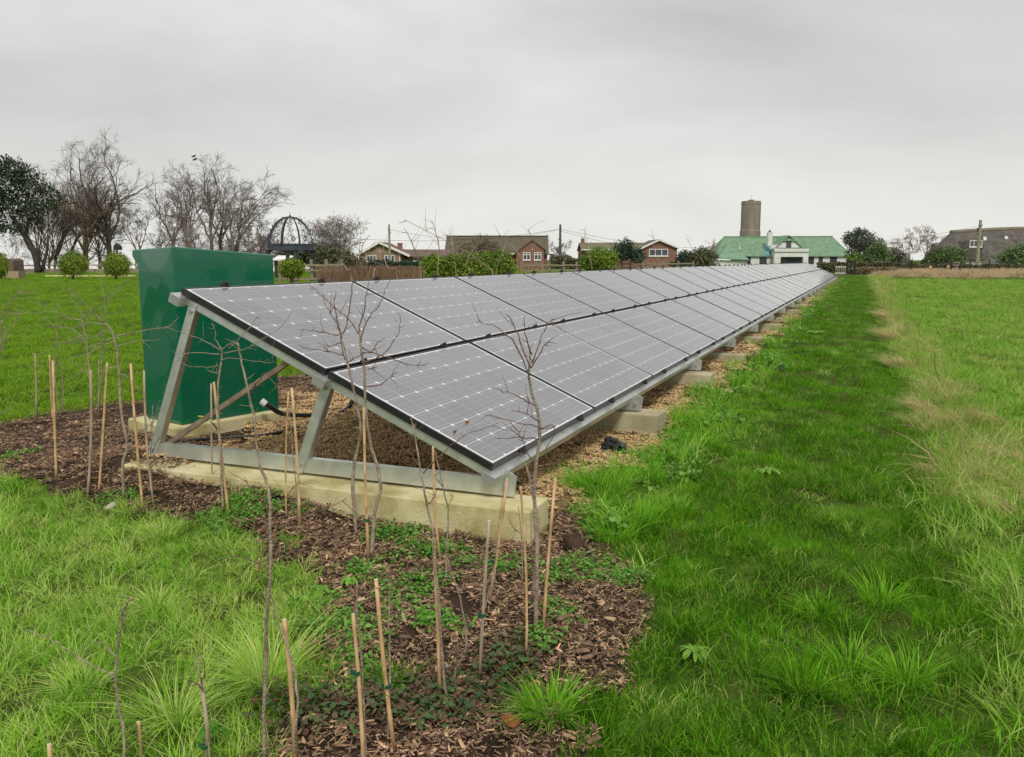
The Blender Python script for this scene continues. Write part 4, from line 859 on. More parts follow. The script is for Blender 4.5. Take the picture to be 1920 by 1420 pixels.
# whips growing in the strip behind the array
rg = np.random.default_rng(99)
WH = [((925,528),(912,500),(870,470),(758,412),9.5),((790,520),(782,480),(765,440),(757,428),10),((820,520),(824,470),(815,430),(809,412),11),((855,516),(850,470),(845,440),(842,430),12),((700,528),(705,500),(690,480),(672,470),9),((985,515),(975,480),(950,450),(935,440),13),((1018,512),(1012,480),(1000,450),(990,430),15),((1110,508),(1105,480),(1100,455),(1098,435),17),((880,516),(875,490),(890,465),(896,455),12),((745,523),(730,505),(722,490),(715,470),9),((1235,500),(1228,470),(1225,450),(1224,430),22),((1320,496),(1300,470),(1290,450),(1285,440),26),((930,515),(940,480),(948,460),(950,450),14),((660,530),(650,505),(640,490),(632,470),8.5)]
WL = ['longest bowed whip rising behind the second panel','short dark whip behind the second panel, left of the forked one','forked upright whip behind the second and third panels','pale whip behind the third panel before the laurel hedge','curved whip before the brown reed screen','whip in front of the dark roofed brick house','leaning whip before the house with two white windows','whip at the left of the round laurel bush','crossing whip before the middle of the laurel hedge','short whip at the right of the brown reed screen','high thin whip before the last brick bungalow','farthest whip near the green roofed house','whip before the right end of the laurel hedge','short whip behind the first panel junction']
for (a, b_, c_, d_, dep), lb in zip(WH, WL):
    g = P(a[0], a[1], dep); g[2] = 0; t = thing('sapling', lb, 'sapling', tuple(g), 0, 'bare young saplings')
    pts = smooth_pts([np.zeros(3), (P(*a, dep)-g)]+[P(*q, dep+rg.normal(0,.1))-g for q in (b_, c_, d_)], 4); n = len(pts)
    MB().tube(pts, [.0085-.0055*i/(n-1) for i in range(n)], 6).build('stem', m_bark1, t, smooth=True)
    for (q, r_) in twigset(rg, pts[n//2:], .004, 6, .12, .40): MB().tube(q, r_, 4).build('branch', m_bark1, t, smooth=True)
m_pole = mat('tarred_pole', (.075,.06,.045), (.14,.115,.085), scale=3, rough=.9); m_poleg = mat('green_grey_pole', (.22,.22,.13), (.34,.33,.21), scale=3, rough=.9); m_wire = mat('overhead_wire', (.05,.05,.05), rough=.6)
# ------------------------------------------------------------------ trees
def unit(v): return v/(np.linalg.norm(v, axis=-1, keepdims=True)+1e-9)
def grow(rg, st, dr, ln, r0, r1, npts, wig, up, drift=(0,0,0)):
    N = len(st); pts = np.zeros((N, npts, 3)); pts[:, 0] = st; d = unit(dr); D_ = np.zeros((N, npts, 3)); D_[:, 0] = d
    for k in range(1, npts):
        d = unit(d+rg.normal(0, wig, (N, 3))+np.array([drift[0], drift[1], up+drift[2]])); pts[:, k] = pts[:, k-1]+d*(ln/(npts-1))[:, None]; D_[:, k] = d
    t = np.linspace(0, 1, npts)[None]; rr = r0[:, None]*(1-t)+r1[:, None]*t
    return pts, D_, rr
def spawn(rg, pts, D_, rr, n, t0, a0, a1, lmin, lmax, rs, taper_len=.5):
    N, K_, _ = pts.shape; i = np.repeat(np.arange(N), n); t = rg.uniform(t0, 1, N*n); x = t*(K_-1); k = np.minimum(x.astype(int), K_-2); f = (x-k)[:, None]
    p = pts[i, k]*(1-f)+pts[i, k+1]*f; d = D_[i, k+1]; r = rr[i, k]*(1-f[:, 0])+rr[i, k+1]*f[:, 0]
    q = rg.normal(0, 1, (N*n, 3)); q = unit(q-(q*d).sum(-1, keepdims=True)*d); a = rg.uniform(a0, a1, N*n)[:, None]
    return p, np.cos(a)*d+np.sin(a)*q, rg.uniform(lmin, lmax, N*n)*(1-taper_len*(t-t0)), r*rs
def tubes(sets):
    """sets of (pts N,K,3; rad N,K; sides) -> one mesh data"""
    V, F, S, b = [], [], [], 0
    for pts, rr, sd in sets:
        N, K_, _ = pts.shape; tg = np.gradient(pts, axis=1) if K_ > 2 else np.repeat((pts[:, 1:]-pts[:, :1]), 2, 1); tg = unit(tg)
        ref = np.where(np.abs(tg[..., 2:3]) < .9, np.array([0,0,1.0]), np.array([1.0,0,0])); a = unit(np.cross(tg, ref)); c = np.cross(tg, a)
        an = np.arange(sd)*2*math.pi/sd
        ring = pts[:, :, None]+rr[:, :, None, None]*(np.cos(an)[None,None,:,None]*a[:, :, None]+np.sin(an)[None,None,:,None]*c[:, :, None])
        V.append(ring.reshape(-1, 3)); base = b+(np.arange(N)*K_*sd)[:, None, None]; k = np.arange(K_-1)[None, :, None]*sd; s = np.arange(sd)[None, None]; s2 = (s+1) % sd
        q = np.stack([base+k+s, base+k+s2, base+k+sd+s2, base+k+sd+s], -1).reshape(-1, 4); F.append(q.ravel()); S.append(np.full(len(q), 4)); b += N*K_*sd
    return np.concatenate(V), np.concatenate(F), np.concatenate(S)
def bare_tree(name, label, u, d, v_top, spread=.5, seed=0, trunk=.3, limbs=6, b2=6, b3=6, b4=4, up=.12, drift=(0,0,0), m_t=None, m_c=None, r=.020, leanv=0, ang=(.25,.8), twig=.0115, group='bare trees along the field edge', wig=.16, ubase=None, stems=1, extra_low=0, wide=1.0):
    rg = np.random.default_rng(seed); m_t = m_t or m_trunk; m_c = m_c or m_twig
    B_ = P(u, 500, d); B_[2] = float(height(B_[0], B_[1])); H = P(u, v_top, d)[2]-B_[2]
    t = thing(name, label, 'tree', tuple(B_), 0, group)
    st = np.zeros((stems, 3)); 
    if stems > 1: st[:, :2] = rg.normal(0, .018*H, (stems, 2))
    dr = np.array([[leanv*RGT[0], leanv*RGT[1], 1.0]]).repeat(stems, 0)+(rg.normal(0, .22, (stems, 3))*(stems > 1))
    r0 = np.full(stems, H*r/(stems**.5)); tp, td, tr = grow(rg, st-[0,0,.3], dr, np.full(stems, H*trunk+.3), r0, r0*.72, 7, wig*.35, .03)
    tr[:, 0] *= 1.5
    dv = np.array(drift)
    # limbs: some continue the trunk upward
    p, q, l, rr = spawn(rg, tp, td, tr, limbs, .62, ang[0]*.6, ang[1], H*(1-trunk)*.55*(.7+spread), H*(1-trunk)*.85*(.7+spread), .58, .25)
    p[:limbs//2*1] = tp[0, -1]; q = unit(q+np.array([0,0,.35]))
    l = np.minimum(l, H*(1-trunk)*.95)
    A1 = grow(rg, p, q, l, rr, rr*.25, 14, wig*.95, up, dv)
    p, q, l, rr = spawn(rg, *A1, b2, .22, .35, 1.0, H*.16, H*.32, .62)
    A2 = grow(rg, p, q, l, rr, rr*.3, 10, wig*1.35, up*.9, dv)
    p, q, l, rr = spawn(rg, *A2, b3, .2, .3, .95, H*.07, H*.16, .6); rr = np.maximum(rr, twig*1.1)
    A3 = grow(rg, p, q, l, rr, rr*.6, 6, wig*1.5, up*.6, dv)
    p, q, l, rr = spawn(rg, *A3, b4, .2, .25, .9, H*.03, H*.085, .7); rr = np.maximum(np.minimum(rr, twig*1.1), twig*.8)
    A4 = grow(rg, p, q, l, rr, rr*.5, 3, .22, up*.3, dv)
    sets = [(A1[0], A1[2], 6), (A2[0], A2[2], 5), (A3[0], A3[2], 3), (A4[0], A4[2], 3)]
    if extra_low:
        p, q, l, rr = spawn(rg, tp, td, tr, extra_low, .25, .9, 1.5, H*.2, H*.4, .3); B1 = grow(rg, p, q, l, rr, rr*.3, 8, wig*1.3, .06, dv)
        p, q, l, rr = spawn(rg, *B1, 6, .2, .4, 1.1, H*.06, H*.14, .6); B2 = grow(rg, p, q, l, rr, rr*.4, 5, wig*1.3, .05, dv)
        p, q, l, rr = spawn(rg, *B2, 4, .2, .4, 1.1, H*.03, H*.08, .7); rr = np.maximum(rr, twig*.8); B3 = grow(rg, p, q, l, rr, rr*.5, 3, .2, .03, dv)
        sets += [(B1[0], B1[2], 5), (B2[0], B2[2], 3), (B3[0], B3[2], 3)]
    zt = np.percentile(A4[0][:, -1, 2], 99.6); k_ = H/zt; hk = np.array([wide*k_**.7, wide*k_**.7, k_])
    sets = [(a*hk, b, c) for a, b, c in sets]
    new_obj('trunk', npmesh('trunk', *tubes([(tp*hk, tr, 10)]), True), [m_t], t)
    new_obj('crown', npmesh('crown', *tubes(sets), False), [m_c], t)
    return t
T_ = bare_tree
T_('bare_tree','tallest bare tree, windswept to the right, left of the cabinet',212,86,244,.5,41,.26,8,7,7,6,.075,(.02*CY,.02*SY,0),m_trunkm,r=.022,extra_low=5,ang=(.15,.6))
T_('bare_tree','thick trunked mossy bare tree left of the tallest tree',160,84,326,.50,55,.34,7,6,6,4,.08,(.03*CY,.03*SY,0),m_trunkm,m_twigb,r=.030,extra_low=6,ang=(.3,.9))
T_('bare_tree','brownish dense bare tree next to the evergreen',96,86,306,.55,5,.22,7,6,6,4,.06,(.02*CY,.02*SY,0),m_trunkm,m_twigb,r=.018,stems=3,ang=(.3,.8),extra_low=4)
T_('bare_tree','brown twiggy tree behind the ball shaped shrub',132,90,318,.5,6,.25,6,6,6,4,.06,(.02*CY,.02*SY,0),m_trunkm,m_twigb,r=.017,stems=2,ang=(.3,.8),extra_low=5)
T_('bare_tree','low spreading bare tree in the gap right of the tallest tree',255,84,385,.75,7,.25,6,6,6,5,.03,(.05*CY,.05*SY,0),m_trunkm,r=.022,leanv=.25,ang=(.5,1.2))
T_('bare_tree','forked bare tree rising above the left end of the cabinet roof',326,84,316,.6,8,.30,6,7,7,4,.08,(-.015*CY,0,0),r=.019,ang=(.15,.5),wig=.18)
T_('bare_tree','slim bare tree left of the two topmost crowns above the cabinet',364,84,300,.5,65,.30,6,6,7,5,.06,(-.01,0,0),r=.018,leanv=-.12,ang=(.2,.55))
T_('bare_tree','straight bare tree with the topmost twigs above the cabinet',396,85,288,.5,75,.34,6,6,7,5,.07,(.01,0,0),r=.019,ang=(.15,.5))
T_('bare_tree','wide windswept bare tree right of centre above the cabinet',446,82,318,.85,85,.22,8,7,7,5,.04,(.05*CY,.05*SY,0),r=.022,ang=(.35,1.0),extra_low=6)
T_('bare_tree','reddish trunked bare tree between the straight and the windswept one',412,88,330,.4,12,.35,6,6,7,4,.07,(.02*CY,.02*SY,0),r=.020,ang=(.15,.6))
T_('bare_tree','low tangled bare tree just left of the gazebo',485,90,392,.95,13,.18,7,6,6,5,.02,(.03*CY,0,0),m_trunkm,r=.02,ang=(.6,1.3),stems=2)
T_('bare_tree','rounded upright bare tree right of the gazebo dome',620,74,403,.75,14,.08,13,5,5,3,.12,(0,0,0),m_trunkm,m_twig,r=.010,ang=(.25,.8),stems=5,wig=.11,wide=1.45)
T_('bare_tree','dense low bare tree merging with the evergreen crown',84,82,345,.7,26,.2,8,7,6,5,.05,(0,0,0),m_trunkm,m_twigb,r=.018,stems=2,ang=(.4,1.0),extra_low=6)
T_('bare_tree','slender mossy bare tree between the thicket and the tallest tree',184,88,350,.6,27,.3,7,7,6,4,.06,(0,0,0),m_trunkm,m_twig,r=.016,stems=2,ang=(.3,.9),extra_low=5)
T_('bare_tree','low spreading bare tree behind the middle of the cabinet',428,94,420,1.0,28,.15,8,6,6,4,.03,(.02,0,0),m_trunkm,m_twig,r=.015,stems=3,ang=(.5,1.3))
T_('bare_tree','low twiggy tree between the windswept tree and gazebo',510,84,430,1.0,29,.12,9,6,6,4,.03,(0,0,0),m_trunkm,m_twig,r=.014,stems=3,ang=(.5,1.3))
T_('bare_tree','small dark bare tree far left behind the evergreen trunk',24,92,430,.5,15,.4,5,5,5,3,.05,r=.012,leanv=-.1)
T_('bare_tree','low bare tree between the tallest tree and the cabinet',292,92,392,.65,16,.3,6,6,6,4,.04,(.02*CY,0,0),r=.018,extra_low=3)
T_('bare_tree','low bare thicket tree above the right part of the cabinet',370,95,395,.8,17,.15,7,6,6,4,.05,r=.015,stems=3)
T_('bare_tree','bare tree between the houses beside the dark pole',1048,125,440,.75,18,.2,6,6,6,4,.05,r=.02,ang=(.4,1.1),twig=.02)
T_('bare_tree','ivy dark bare tree in front of the last brick bungalow',1165,70,446,.7,19,.3,6,6,6,4,.04,m_c=m_twigb,r=.016,ang=(.4,1.1),extra_low=3)
T_('bare_tree','pinkish bare birch between the conifer and the thatched house',1705,105,428,.6,20,.34,6,6,6,5,.01,(-.02*CY,0,-.03),m_c=m_twigp,r=.014,ang=(.4,1.0),twig=.018)
T_('bare_tree','second pinkish bare birch right next to the first',1732,106,422,.55,21,.36,6,6,6,5,.01,(0,0,-.03),m_c=m_twigp,r=.014,ang=(.4,1.0),twig=.018)
T_('bare_tree','thin bare tree beside the green roofed house',1328,118,446,.4,22,.35,4,5,5,3,.08,m_c=m_twigp,r=.012,twig=.018)
T_('bare_tree','thin bare tree in front of the thatched roof slope',1762,110,446,.4,23,.3,4,5,5,3,.08,m_c=m_twigp,r=.012,twig=.018)
T_('bare_tree','small pale bare fruit tree before the white cottage wall',1868,100,468,.9,24,.2,5,6,5,3,.02,m_c=mat('pale_twigs',(.34,.31,.28),(.5,.47,.43),scale=1),r=.02,ang=(.6,1.3))
T_('bare_tree','bare thorny tree rising over the laurel hedge',900,62,442,.9,25,.12,8,6,7,5,.04,m_c=m_twigb,r=.014,ang=(.5,1.2),stems=4)

def leafcloud(rg, lobes, n, size, tint_scale=1.0, fill=.55, elong=1.0):
    """small leaf quads through several uneven lobes, denser near the surface"""
    lob = np.array(lobes, float); w = (lob[:,3]*lob[:,4]*lob[:,5])**(2/3); k = rg.choice(len(lob), n, p=w/w.sum())
    d = unit(rg.normal(0, 1, (n, 3))); rad_ = rg.uniform(fill, 1.0, n)**.7
    bump = 1+.16*np.sin(d[:,0]*5+k*2.1)*np.sin(d[:,1]*6+k)+.12*np.sin(d[:,2]*9+d[:,0]*7+k)
    c = lob[k, :3]+d*lob[k, 3:6]*(rad_*bump)[:, None]; c += rg.normal(0, size*.5, c.shape)
    nn = unit(d*.8+rg.normal(0, .8, (n, 3))); a = unit(np.cross(nn, rg.normal(0, 1, (n, 3)))); b_ = np.cross(nn, a); s = (size*rg.uniform(.5, 1.3, n))[:, None]
    V = np.stack([c-a*s*.5*elong, c+b_*s*.28, c+a*s*.5*elong, c-b_*s*.28], 1).reshape(-1, 3); V[:, 2] = np.maximum(V[:, 2], .02)
    f = np.arange(n*4); t = np.repeat(np.clip(rg.uniform(0, 1, n)*.75+.25*(np.sin(c[:,0]*1.3*tint_scale)+np.sin(c[:,2]*2.1*tint_scale+c[:,1]))*.5, 0, 1), 4)
    return V, f, np.full(n, 4), t
def foliage_plant(name, label, cat, u, d, lobes_px, n, size, m, seed, trunk=None, group=None, fill=.55, depthf=1.0, elong=1.0, m_t=None, yoff=0):
    """lobes given as (u, v, half width px, half height px)"""
    rg = np.random.default_rng(seed); B_ = P(u, 500, d); B_[2] = float(height(B_[0], B_[1])); s = d/FPX
    t = thing(name, label, cat, tuple(B_), YAW, group); L_ = []
    for (a, b_, w, h) in lobes_px:
        p = P(a, b_, d); L_.append(((p-B_) @ RGT, rg.normal(0, .15)*w*s, p[2]-B_[2], w*s, w*s*depthf, h*s))
    if trunk:
        b = MB()
        for pts, r_ in trunk:
            q = [P(a, c, d)-B_ for a, c in pts]; q = [np.array([x @ RGT, 0, x[2]]) for x in q]; q = smooth_pts(q, 3); b.tube(q, [r_*(1-.5*i/(len(q)-1)) for i in range(len(q))], 8)
        b.build('trunk', m_t or m_trunk, t, smooth=True)
    V, f, sz, tt = leafcloud(rg, L_, n, size, fill=fill, elong=elong)
    new_obj('crown' if trunk else 'foliage', npmesh('foliage', V, f, sz, False, tt), [m], t)
    return t
f_oak = mat('dark_evergreen_leaves', (.018,.035,.014), (.05,.075,.028), scale=.5, rough=.6, attr=True, tintmix=(.075,.10,.045), trans=.1)
f_laur = mat('laurel_leaves', (.05,.13,.008), (.14,.26,.015), scale=1.2, rough=.5, attr=True, tintmix=(.42,.46,.05), trans=.25)
f_ball = mat('clipped_laurel_leaves', (.07,.14,.008), (.20,.30,.018), scale=1.0, rough=.5, attr=True, tintmix=(.42,.48,.06), trans=.25)
f_con = mat('conifer_leaves', (.05,.10,.022), (.11,.19,.05), scale=.6, rough=.7, attr=True, tintmix=(.20,.27,.09), trans=.1)
f_dark = mat('dark_conifer_leaves', (.015,.04,.022), (.04,.08,.04), scale=.8, rough=.7, attr=True, tintmix=(.06,.11,.06), trans=.1)
f_olive = mat('grey_olive_leaves', (.05,.065,.045), (.10,.12,.08), scale=.8, rough=.7, attr=True, tintmix=(.14,.16,.11), trans=.1)
f_hedge = mat('mixed_hedge_leaves', (.05,.06,.02), (.11,.12,.045), scale=.5, rough=.7, attr=True, tintmix=(.15,.12,.07), trans=.1)
f_beech = mat('brown_screen_stems', (.19,.10,.06), (.33,.19,.12), scale=.8, rough=.8, attr=True, tintmix=(.40,.26,.17), trans=.1)
F_ = foliage_plant
F_('evergreen_tree','dark evergreen oak leaning left at the left edge','tree',70,78,[(22,318,30,24),(48,330,26,20),(5,345,50,38),(62,352,28,20),(25,385,40,26),(78,388,26,16),(-30,370,50,60),(38,428,26,14),(102,372,20,14),(-5,425,30,16),(66,412,16,10),(88,352,16,12),(10,306,16,14)],9500,.27,f_oak,1,[([(72,512),(66,480),(45,440),(22,405)],.33),([(48,445),(52,420),(60,400)],.16),([(78,508),(88,470),(90,440)],.18)],'evergreen trees',fill=.35,m_t=mat('dark_wet_bark',(.03,.025,.02),(.06,.05,.04),scale=2,rough=.9))
BP = [(137,496,27,24,'ball shaped clipped shrub on the lawn left of the tallest tree'),(218,497,26,23,'ball shaped clipped shrub just left of the cabinet'),(2,498,12,22,'ball shaped clipped shrub cut by the left edge'),(547,504,22,17,'ball shaped clipped shrub beneath the gazebo')]
for k, (u, v, w, h, lab) in enumerate(BP):
    F_('clipped_shrub', lab, 'shrub', u, 54 if k < 3 else 38, [(u, v, w, h),(u-w*.45, v+2, w*.6, h*.7),(u+w*.45, v-1, w*.6, h*.75),(u, v-h*.35, w*.7, h*.7)], 7000, .11, f_ball, 20+k, [([(u-1, 523 if k < 3 else 536),(u+1, v+h*.6),(u, v)],.09),([(u, 519),(u+8, v+h*.4)],.05),([(u, 519),(u-8, v+h*.4)],.05)], 'ball shaped clipped shrubs', fill=.35)
LP = [(812,500,26,22),(848,499,24,22),(882,497,24,23),(910,496,22,24),(940,496,26,25)]
for k, (u, v, w, h) in enumerate(LP):
    F_('laurel_shrub', ['leftmost laurel shrub of the evergreen hedge beside the brown reed screen','second laurel shrub from the left in the evergreen hedge','middle laurel shrub of the evergreen hedge','fourth laurel shrub from the left in the evergreen hedge','rightmost and tallest laurel shrub of the evergreen hedge'][k], 'shrub', u, 34, [(u,v,w,h),(u-9,v+6,w*.7,h*.8),(u+9,v+4,w*.7,h*.8),(u+3,v-h*.5,w*.6,h*.5),(u,v+18,w,h)], 6500, .095, f_laur, 30+k, group='laurel shrubs behind the panels', fill=.4)
F_('laurel_shrub','round laurel bush standing alone before the last brick bungalow','shrub',1124,44,[(1124,487,30,20),(1105,490,18,16),(1143,486,18,17),(1122,478,18,14),(1122,500,32,14)],8000,.11,f_laur,36,group='laurel shrubs behind the panels', fill=.4)
F_('thicket','dark twiggy thicket top before the dark tiled roof','shrub',895,64,[(895,462,34,20),(870,470,24,18),(920,468,24,18)],900,.16,f_hedge,37,fill=.3)
F_('ivy_bush','dark ivy covered bush at the last brick bungalow','shrub',1178,68,[(1175,468,18,20),(1160,478,18,14),(1195,480,16,14)],2200,.2,f_dark,38,fill=.3)
F_('evergreen_tree','dark low evergreen behind the right posts of the gazebo','tree',560,80,[(552,482,30,20),(590,480,26,24)],2600,.3,f_oak,39,[([(560,510),(560,480)],.2)],'evergreen trees',fill=.4)
F_('evergreen_tree','green bushy growth under the rounded bare tree','tree',625,72,[(640,490,38,22),(612,478,26,18),(665,498,26,14)],3000,.25,f_hedge,40,[([(625,512),(625,480)],.15)],'evergreen trees',fill=.4)
F_('olive_tree','grey green feathery tree right of the green roofed house','tree',1610,128,[(1612,452,26,20),(1595,448,16,14),(1628,455,16,20),(1610,475,24,20),(1612,436,14,8)],5200,.3,f_olive,41,[([(1612,505),(1612,460)],.25)],'evergreen trees beyond the end of the array',fill=.3)
F_('conifer','broad green conifer to the right of the grey green tree','tree',1645,122,[(1647,458,12,11),(1646,468,20,12),(1645,480,26,14),(1646,492,30,14),(1630,488,16,12),(1662,486,14,12)],5600,.32,f_con,42,[([(1646,505),(1646,460)],.2)],'evergreen trees beyond the end of the array',fill=.3)
F_('conifer','dark blue green conifer behind the broad one','tree',1682,126,[(1676,478,16,14),(1690,484,16,12),(1685,494,22,12)],3000,.3,f_dark,43,[([(1682,505),(1682,475)],.2)],'evergreen trees beyond the end of the array',fill=.3)
F_('evergreen_bush','yellow green bush against the corner of the green roofed house','shrub',1602,118,[(1602,486,12,12)],1000,.26,f_laur,44)
F_('conifer','narrow dark tree left of the large round bush','tree',1750,112,[(1752,466,8,10),(1748,480,12,12),(1742,492,14,10)],2000,.3,f_dark,45,[([(1750,505),(1750,475)],.15)],'evergreen trees beyond the end of the array',fill=.3)
F_('evergreen_bush','large round dark green bush in front of the thatched cottage','shrub',1775,104,[(1776,482,28,20),(1760,486,16,16),(1795,484,16,18),(1770,494,30,14)],5200,.3,f_con,46,fill=.35)
F_('evergreen_bush','dark green bush at the right edge before the thatched cottage','shrub',1908,96,[(1908,478,26,18),(1890,486,18,14),(1930,478,24,22),(1905,494,34,10)],4600,.3,f_con,47,fill=.35)
F_('ivy_mound','brown mounded bush left of the green roofed house','shrub',1318,84,[(1318,476,18,12),(1302,480,14,10),(1336,482,12,10),(1316,488,26,10)],2600,.22,f_hedge,48,fill=.35)
F_('ivy_mound','dark bush at the right gable of the last brick bungalow','shrub',1285,92,[(1283,480,12,10),(1296,486,12,10),(1275,488,10,8)],1800,.22,f_dark,49,fill=.35)
def hedge(name, label, u0, u1, d, v0, v1, m, n, size, seed, group=None, thick=1.2, cat='hedge'):
    rg = np.random.default_rng(seed); A_ = P(u0, 500, d); B_ = P(u1, 500, d); L_ = (B_-A_) @ RGT; z0 = float(height(A_[0], A_[1])); H0, H1 = P(u0, v0, d)[2]-z0, P(u1, v1, d)[2]-z0
    t = thing(name, label, cat, (A_[0], A_[1], z0), YAW, group)
    x = rg.uniform(0, L_, n); zt = H0+(H1-H0)*x/L_+.07*H0*(np.sin(x*1.3)+np.sin(x*3.3+1)); z = zt*rg.uniform(0.03, 1, n)**.75; y = rg.uniform(-thick/2, thick/2, n)
    c = np.stack([x, y, z], -1); nn = unit(rg.normal(0, 1, (n, 3))+[0,-.5,.4]); a = unit(np.cross(nn, rg.normal(0, 1, (n, 3)))); b_ = np.cross(nn, a); s = (size*rg.uniform(.5, 1.3, n))[:, None]
    V = np.stack([c-a*s*.5, c+b_*s*.3, c+a*s*.5, c-b_*s*.3], 1).reshape(-1, 3)
    new_obj('foliage', npmesh('foliage', V, np.arange(n*4), np.full(n, 4), False, np.repeat(rg.uniform(0,1,n), 4)), [m], t)
    return t
hedge('field_hedge','long brownish green hedge behind the black fence on the right',1668,1930,86,494,497,f_hedge,9000,.24,1)
hedge('field_hedge','dark hedge between the array end and the black fence',1535,1672,82,494,492,f_hedge,6500,.24,2)
hedge('field_hedge','low dark hedge in front of the green roofed house',1255,1340,100,491,494,f_hedge,2600,.24,3)
hedge('field_hedge','thin green hedge before the yellow brick gable house',690,800,92,488,490,f_dark,3600,.22,4)
hedge('field_hedge','dark hedge behind the rail fence between the houses',1030,1100,100,479,483,f_hedge,2600,.24,6)
hedge('bramble_mass','brown bramble tangle at the end of the path',1590,1670,74,504,500,mat('bramble_brown',(.15,.09,.055),(.30,.20,.13),scale=1,rough=.9,attr=True,tintmix=(.12,.15,.05)),5200,.16,5,thick=3,cat='bramble')
# reed screen: upright stems
rg = np.random.default_rng(8); A_ = P(596,500,31); t = thing('reed_screen','brown woven reed screen behind the first panels','screen',(A_[0],A_[1],0),YAW); L_ = (P(792,500,31)-P(596,500,31))@RGT; Hs = P(700,499,31)[2]
n = 900; x = np.sort(rg.uniform(0, L_, n)); st = np.stack([x, rg.normal(0,.03,n), np.zeros(n)], -1)
g_ = grow(rg, st, np.array([[0,0,1.]]).repeat(n,0)+rg.normal(0,.07,(n,3)), Hs*rg.uniform(.8,1.05,n), np.full(n,.011), np.full(n,.006), 4, .05, 0)
V, f, s = tubes([(g_[0], g_[2], 3)]); o = new_obj('stems', npmesh('stems', V, f, s, False, np.repeat(rg.uniform(0,1,n), 12)), [f_beech], t); o['kind'] = 'stuff'
b = MB()
for z in (Hs*.3, Hs*.62, Hs*.93): b.box(0, L_, .035, .05, z, z+.03)
b.build('binding_rods', m_twigb, t)

# ------------------------------------------------------------------ fences
m_wood = mat('weathered_wood', (.20,.16,.11), (.34,.29,.20), scale=5, rough=.9, stretch=(1,1,4)); m_iron = mat('black_iron', (.012,.014,.014), rough=.5)
def fence(label, u0, u1, d0, d1, H, npost, rails, m, pw=.11, rw_=.05, rh=.10, group=None, posth=None, cat='fence'):
    A_ = P(u0,500,d0); B_ = P(u1,500,d1); A_[2] = float(height(A_[0],A_[1])); B_[2] = float(height(B_[0],B_[1])); t = thing('fence', label, cat, tuple(A_), 0, group); v = B_-A_; rg = np.random.default_rng(int(u0))
    for i in range(npost):
        p = v*i/(npost-1); h = (posth or H+.1)*rg.uniform(.96,1.05); q = p+np.array([rg.normal(0,.015),0,h]); MB().bar(p-[0,0,.2], q, pw, pw, up=(-v[1],v[0],0)).build('post', m, t, bevel=.01)
    for z in rails:
        for i in range(npost-1):
            a = v*i/(npost-1); b_ = v*(i+1)/(npost-1); off = np.array([v[1],-v[0],0])/np.linalg.norm(v)*(pw/2+rw_/2+.003)
            MB().bar(a*.999+b_*.001+off+[0,0,z+rg.normal(0,.01)], b_*.998+a*.002+off+[0,0,z+rg.normal(0,.01)], rw_, rh).build('rail', m, t)
    return t
fence('wooden post and rail fence between the two brick houses',978,1105,56,60,1.0,6,(.25,.55,.88),m_wood)
fence('wooden rail fence before the last brick bungalow',1150,1300,68,74,1.0,6,(.3,.62,.9),m_wood)
fence('wooden rail fence right of the gazebo behind the reed screen',524,640,40,42,1.15,5,(.35,.75,1.0),m_wood,.12)
fence('rustic wooden fence at the left below the bare trees',40,255,80,84,1.15,8,(.45,.85),m_wood,.14)
fence('thin iron rail fence along the right side of the field',1672,1960,76,79,1.05,9,(.55,1.0),m_iron,.07,.03,.04,posth=1.25)
# taller post clusters near the end of the array
for (u, v, lab) in [(1588,488,'left black gate post at the end of the array'),(1595,489,'middle black gate post at the end of the array'),(1603,489,'right black gate post at the end of the path'),(1783,494,'black gate post in front of the round bush'),(1800,493,'black gate post right of the round bush')]:
    p = P(u,500,72 if u<1700 else 74); p[2]=0; H = P(u,v,72 if u<1700 else 74)[2]
    b = MB(); b.box(-.07,.07,-.07,.07,-.1,H); b.add([(-.09,-.09,H),(.09,-.09,H),(.09,.09,H),(-.09,.09,H),(0,0,H+.09)], [(0,1,4),(1,2,4),(2,3,4),(3,0,4),(0,3,2,1)])
    o = b.build('gate_post', m_iron); o.location = p; tag(o, lab, 'post', 'black gate posts')
gt = thing('field_gate','wooden five bar gate between the black posts in front of the cottage','gate',tuple(P(1784,500,74)*[1,1,0]),YAW); Lg = .8
for z in (.25,.5,.75,1.0): MB().box(.1,.72,-.03,.03,z-.04,z+.04).build('bar', m_wood, gt)
MB().bar((.1,-.04,.2),(.7,-.04,1.0),.03,.07).build('brace', m_wood, gt)
sc = thing('slatted_crate','pale slatted wooden frame at the end of the array','crate',tuple(P(1576,500,70)*[1,1,0]),YAW)
for k in range(6): MB().box(-.40+k*.15,-.34+k*.15,-.02,.02,0,.72).build('slat', m_wood, sc)
MB().box(-.42,.44,-.05,-.022,.60,.68).build('rail', mat('grey_white_paint',(.55,.54,.50)), sc); MB().box(-.42,.44,-.05,-.022,.1,.18).build('rail', mat('grey_white_paint',(.5,.5,.5)), sc)
m_or = mat('faded_orange_board', (.60,.34,.16), rough=.7)
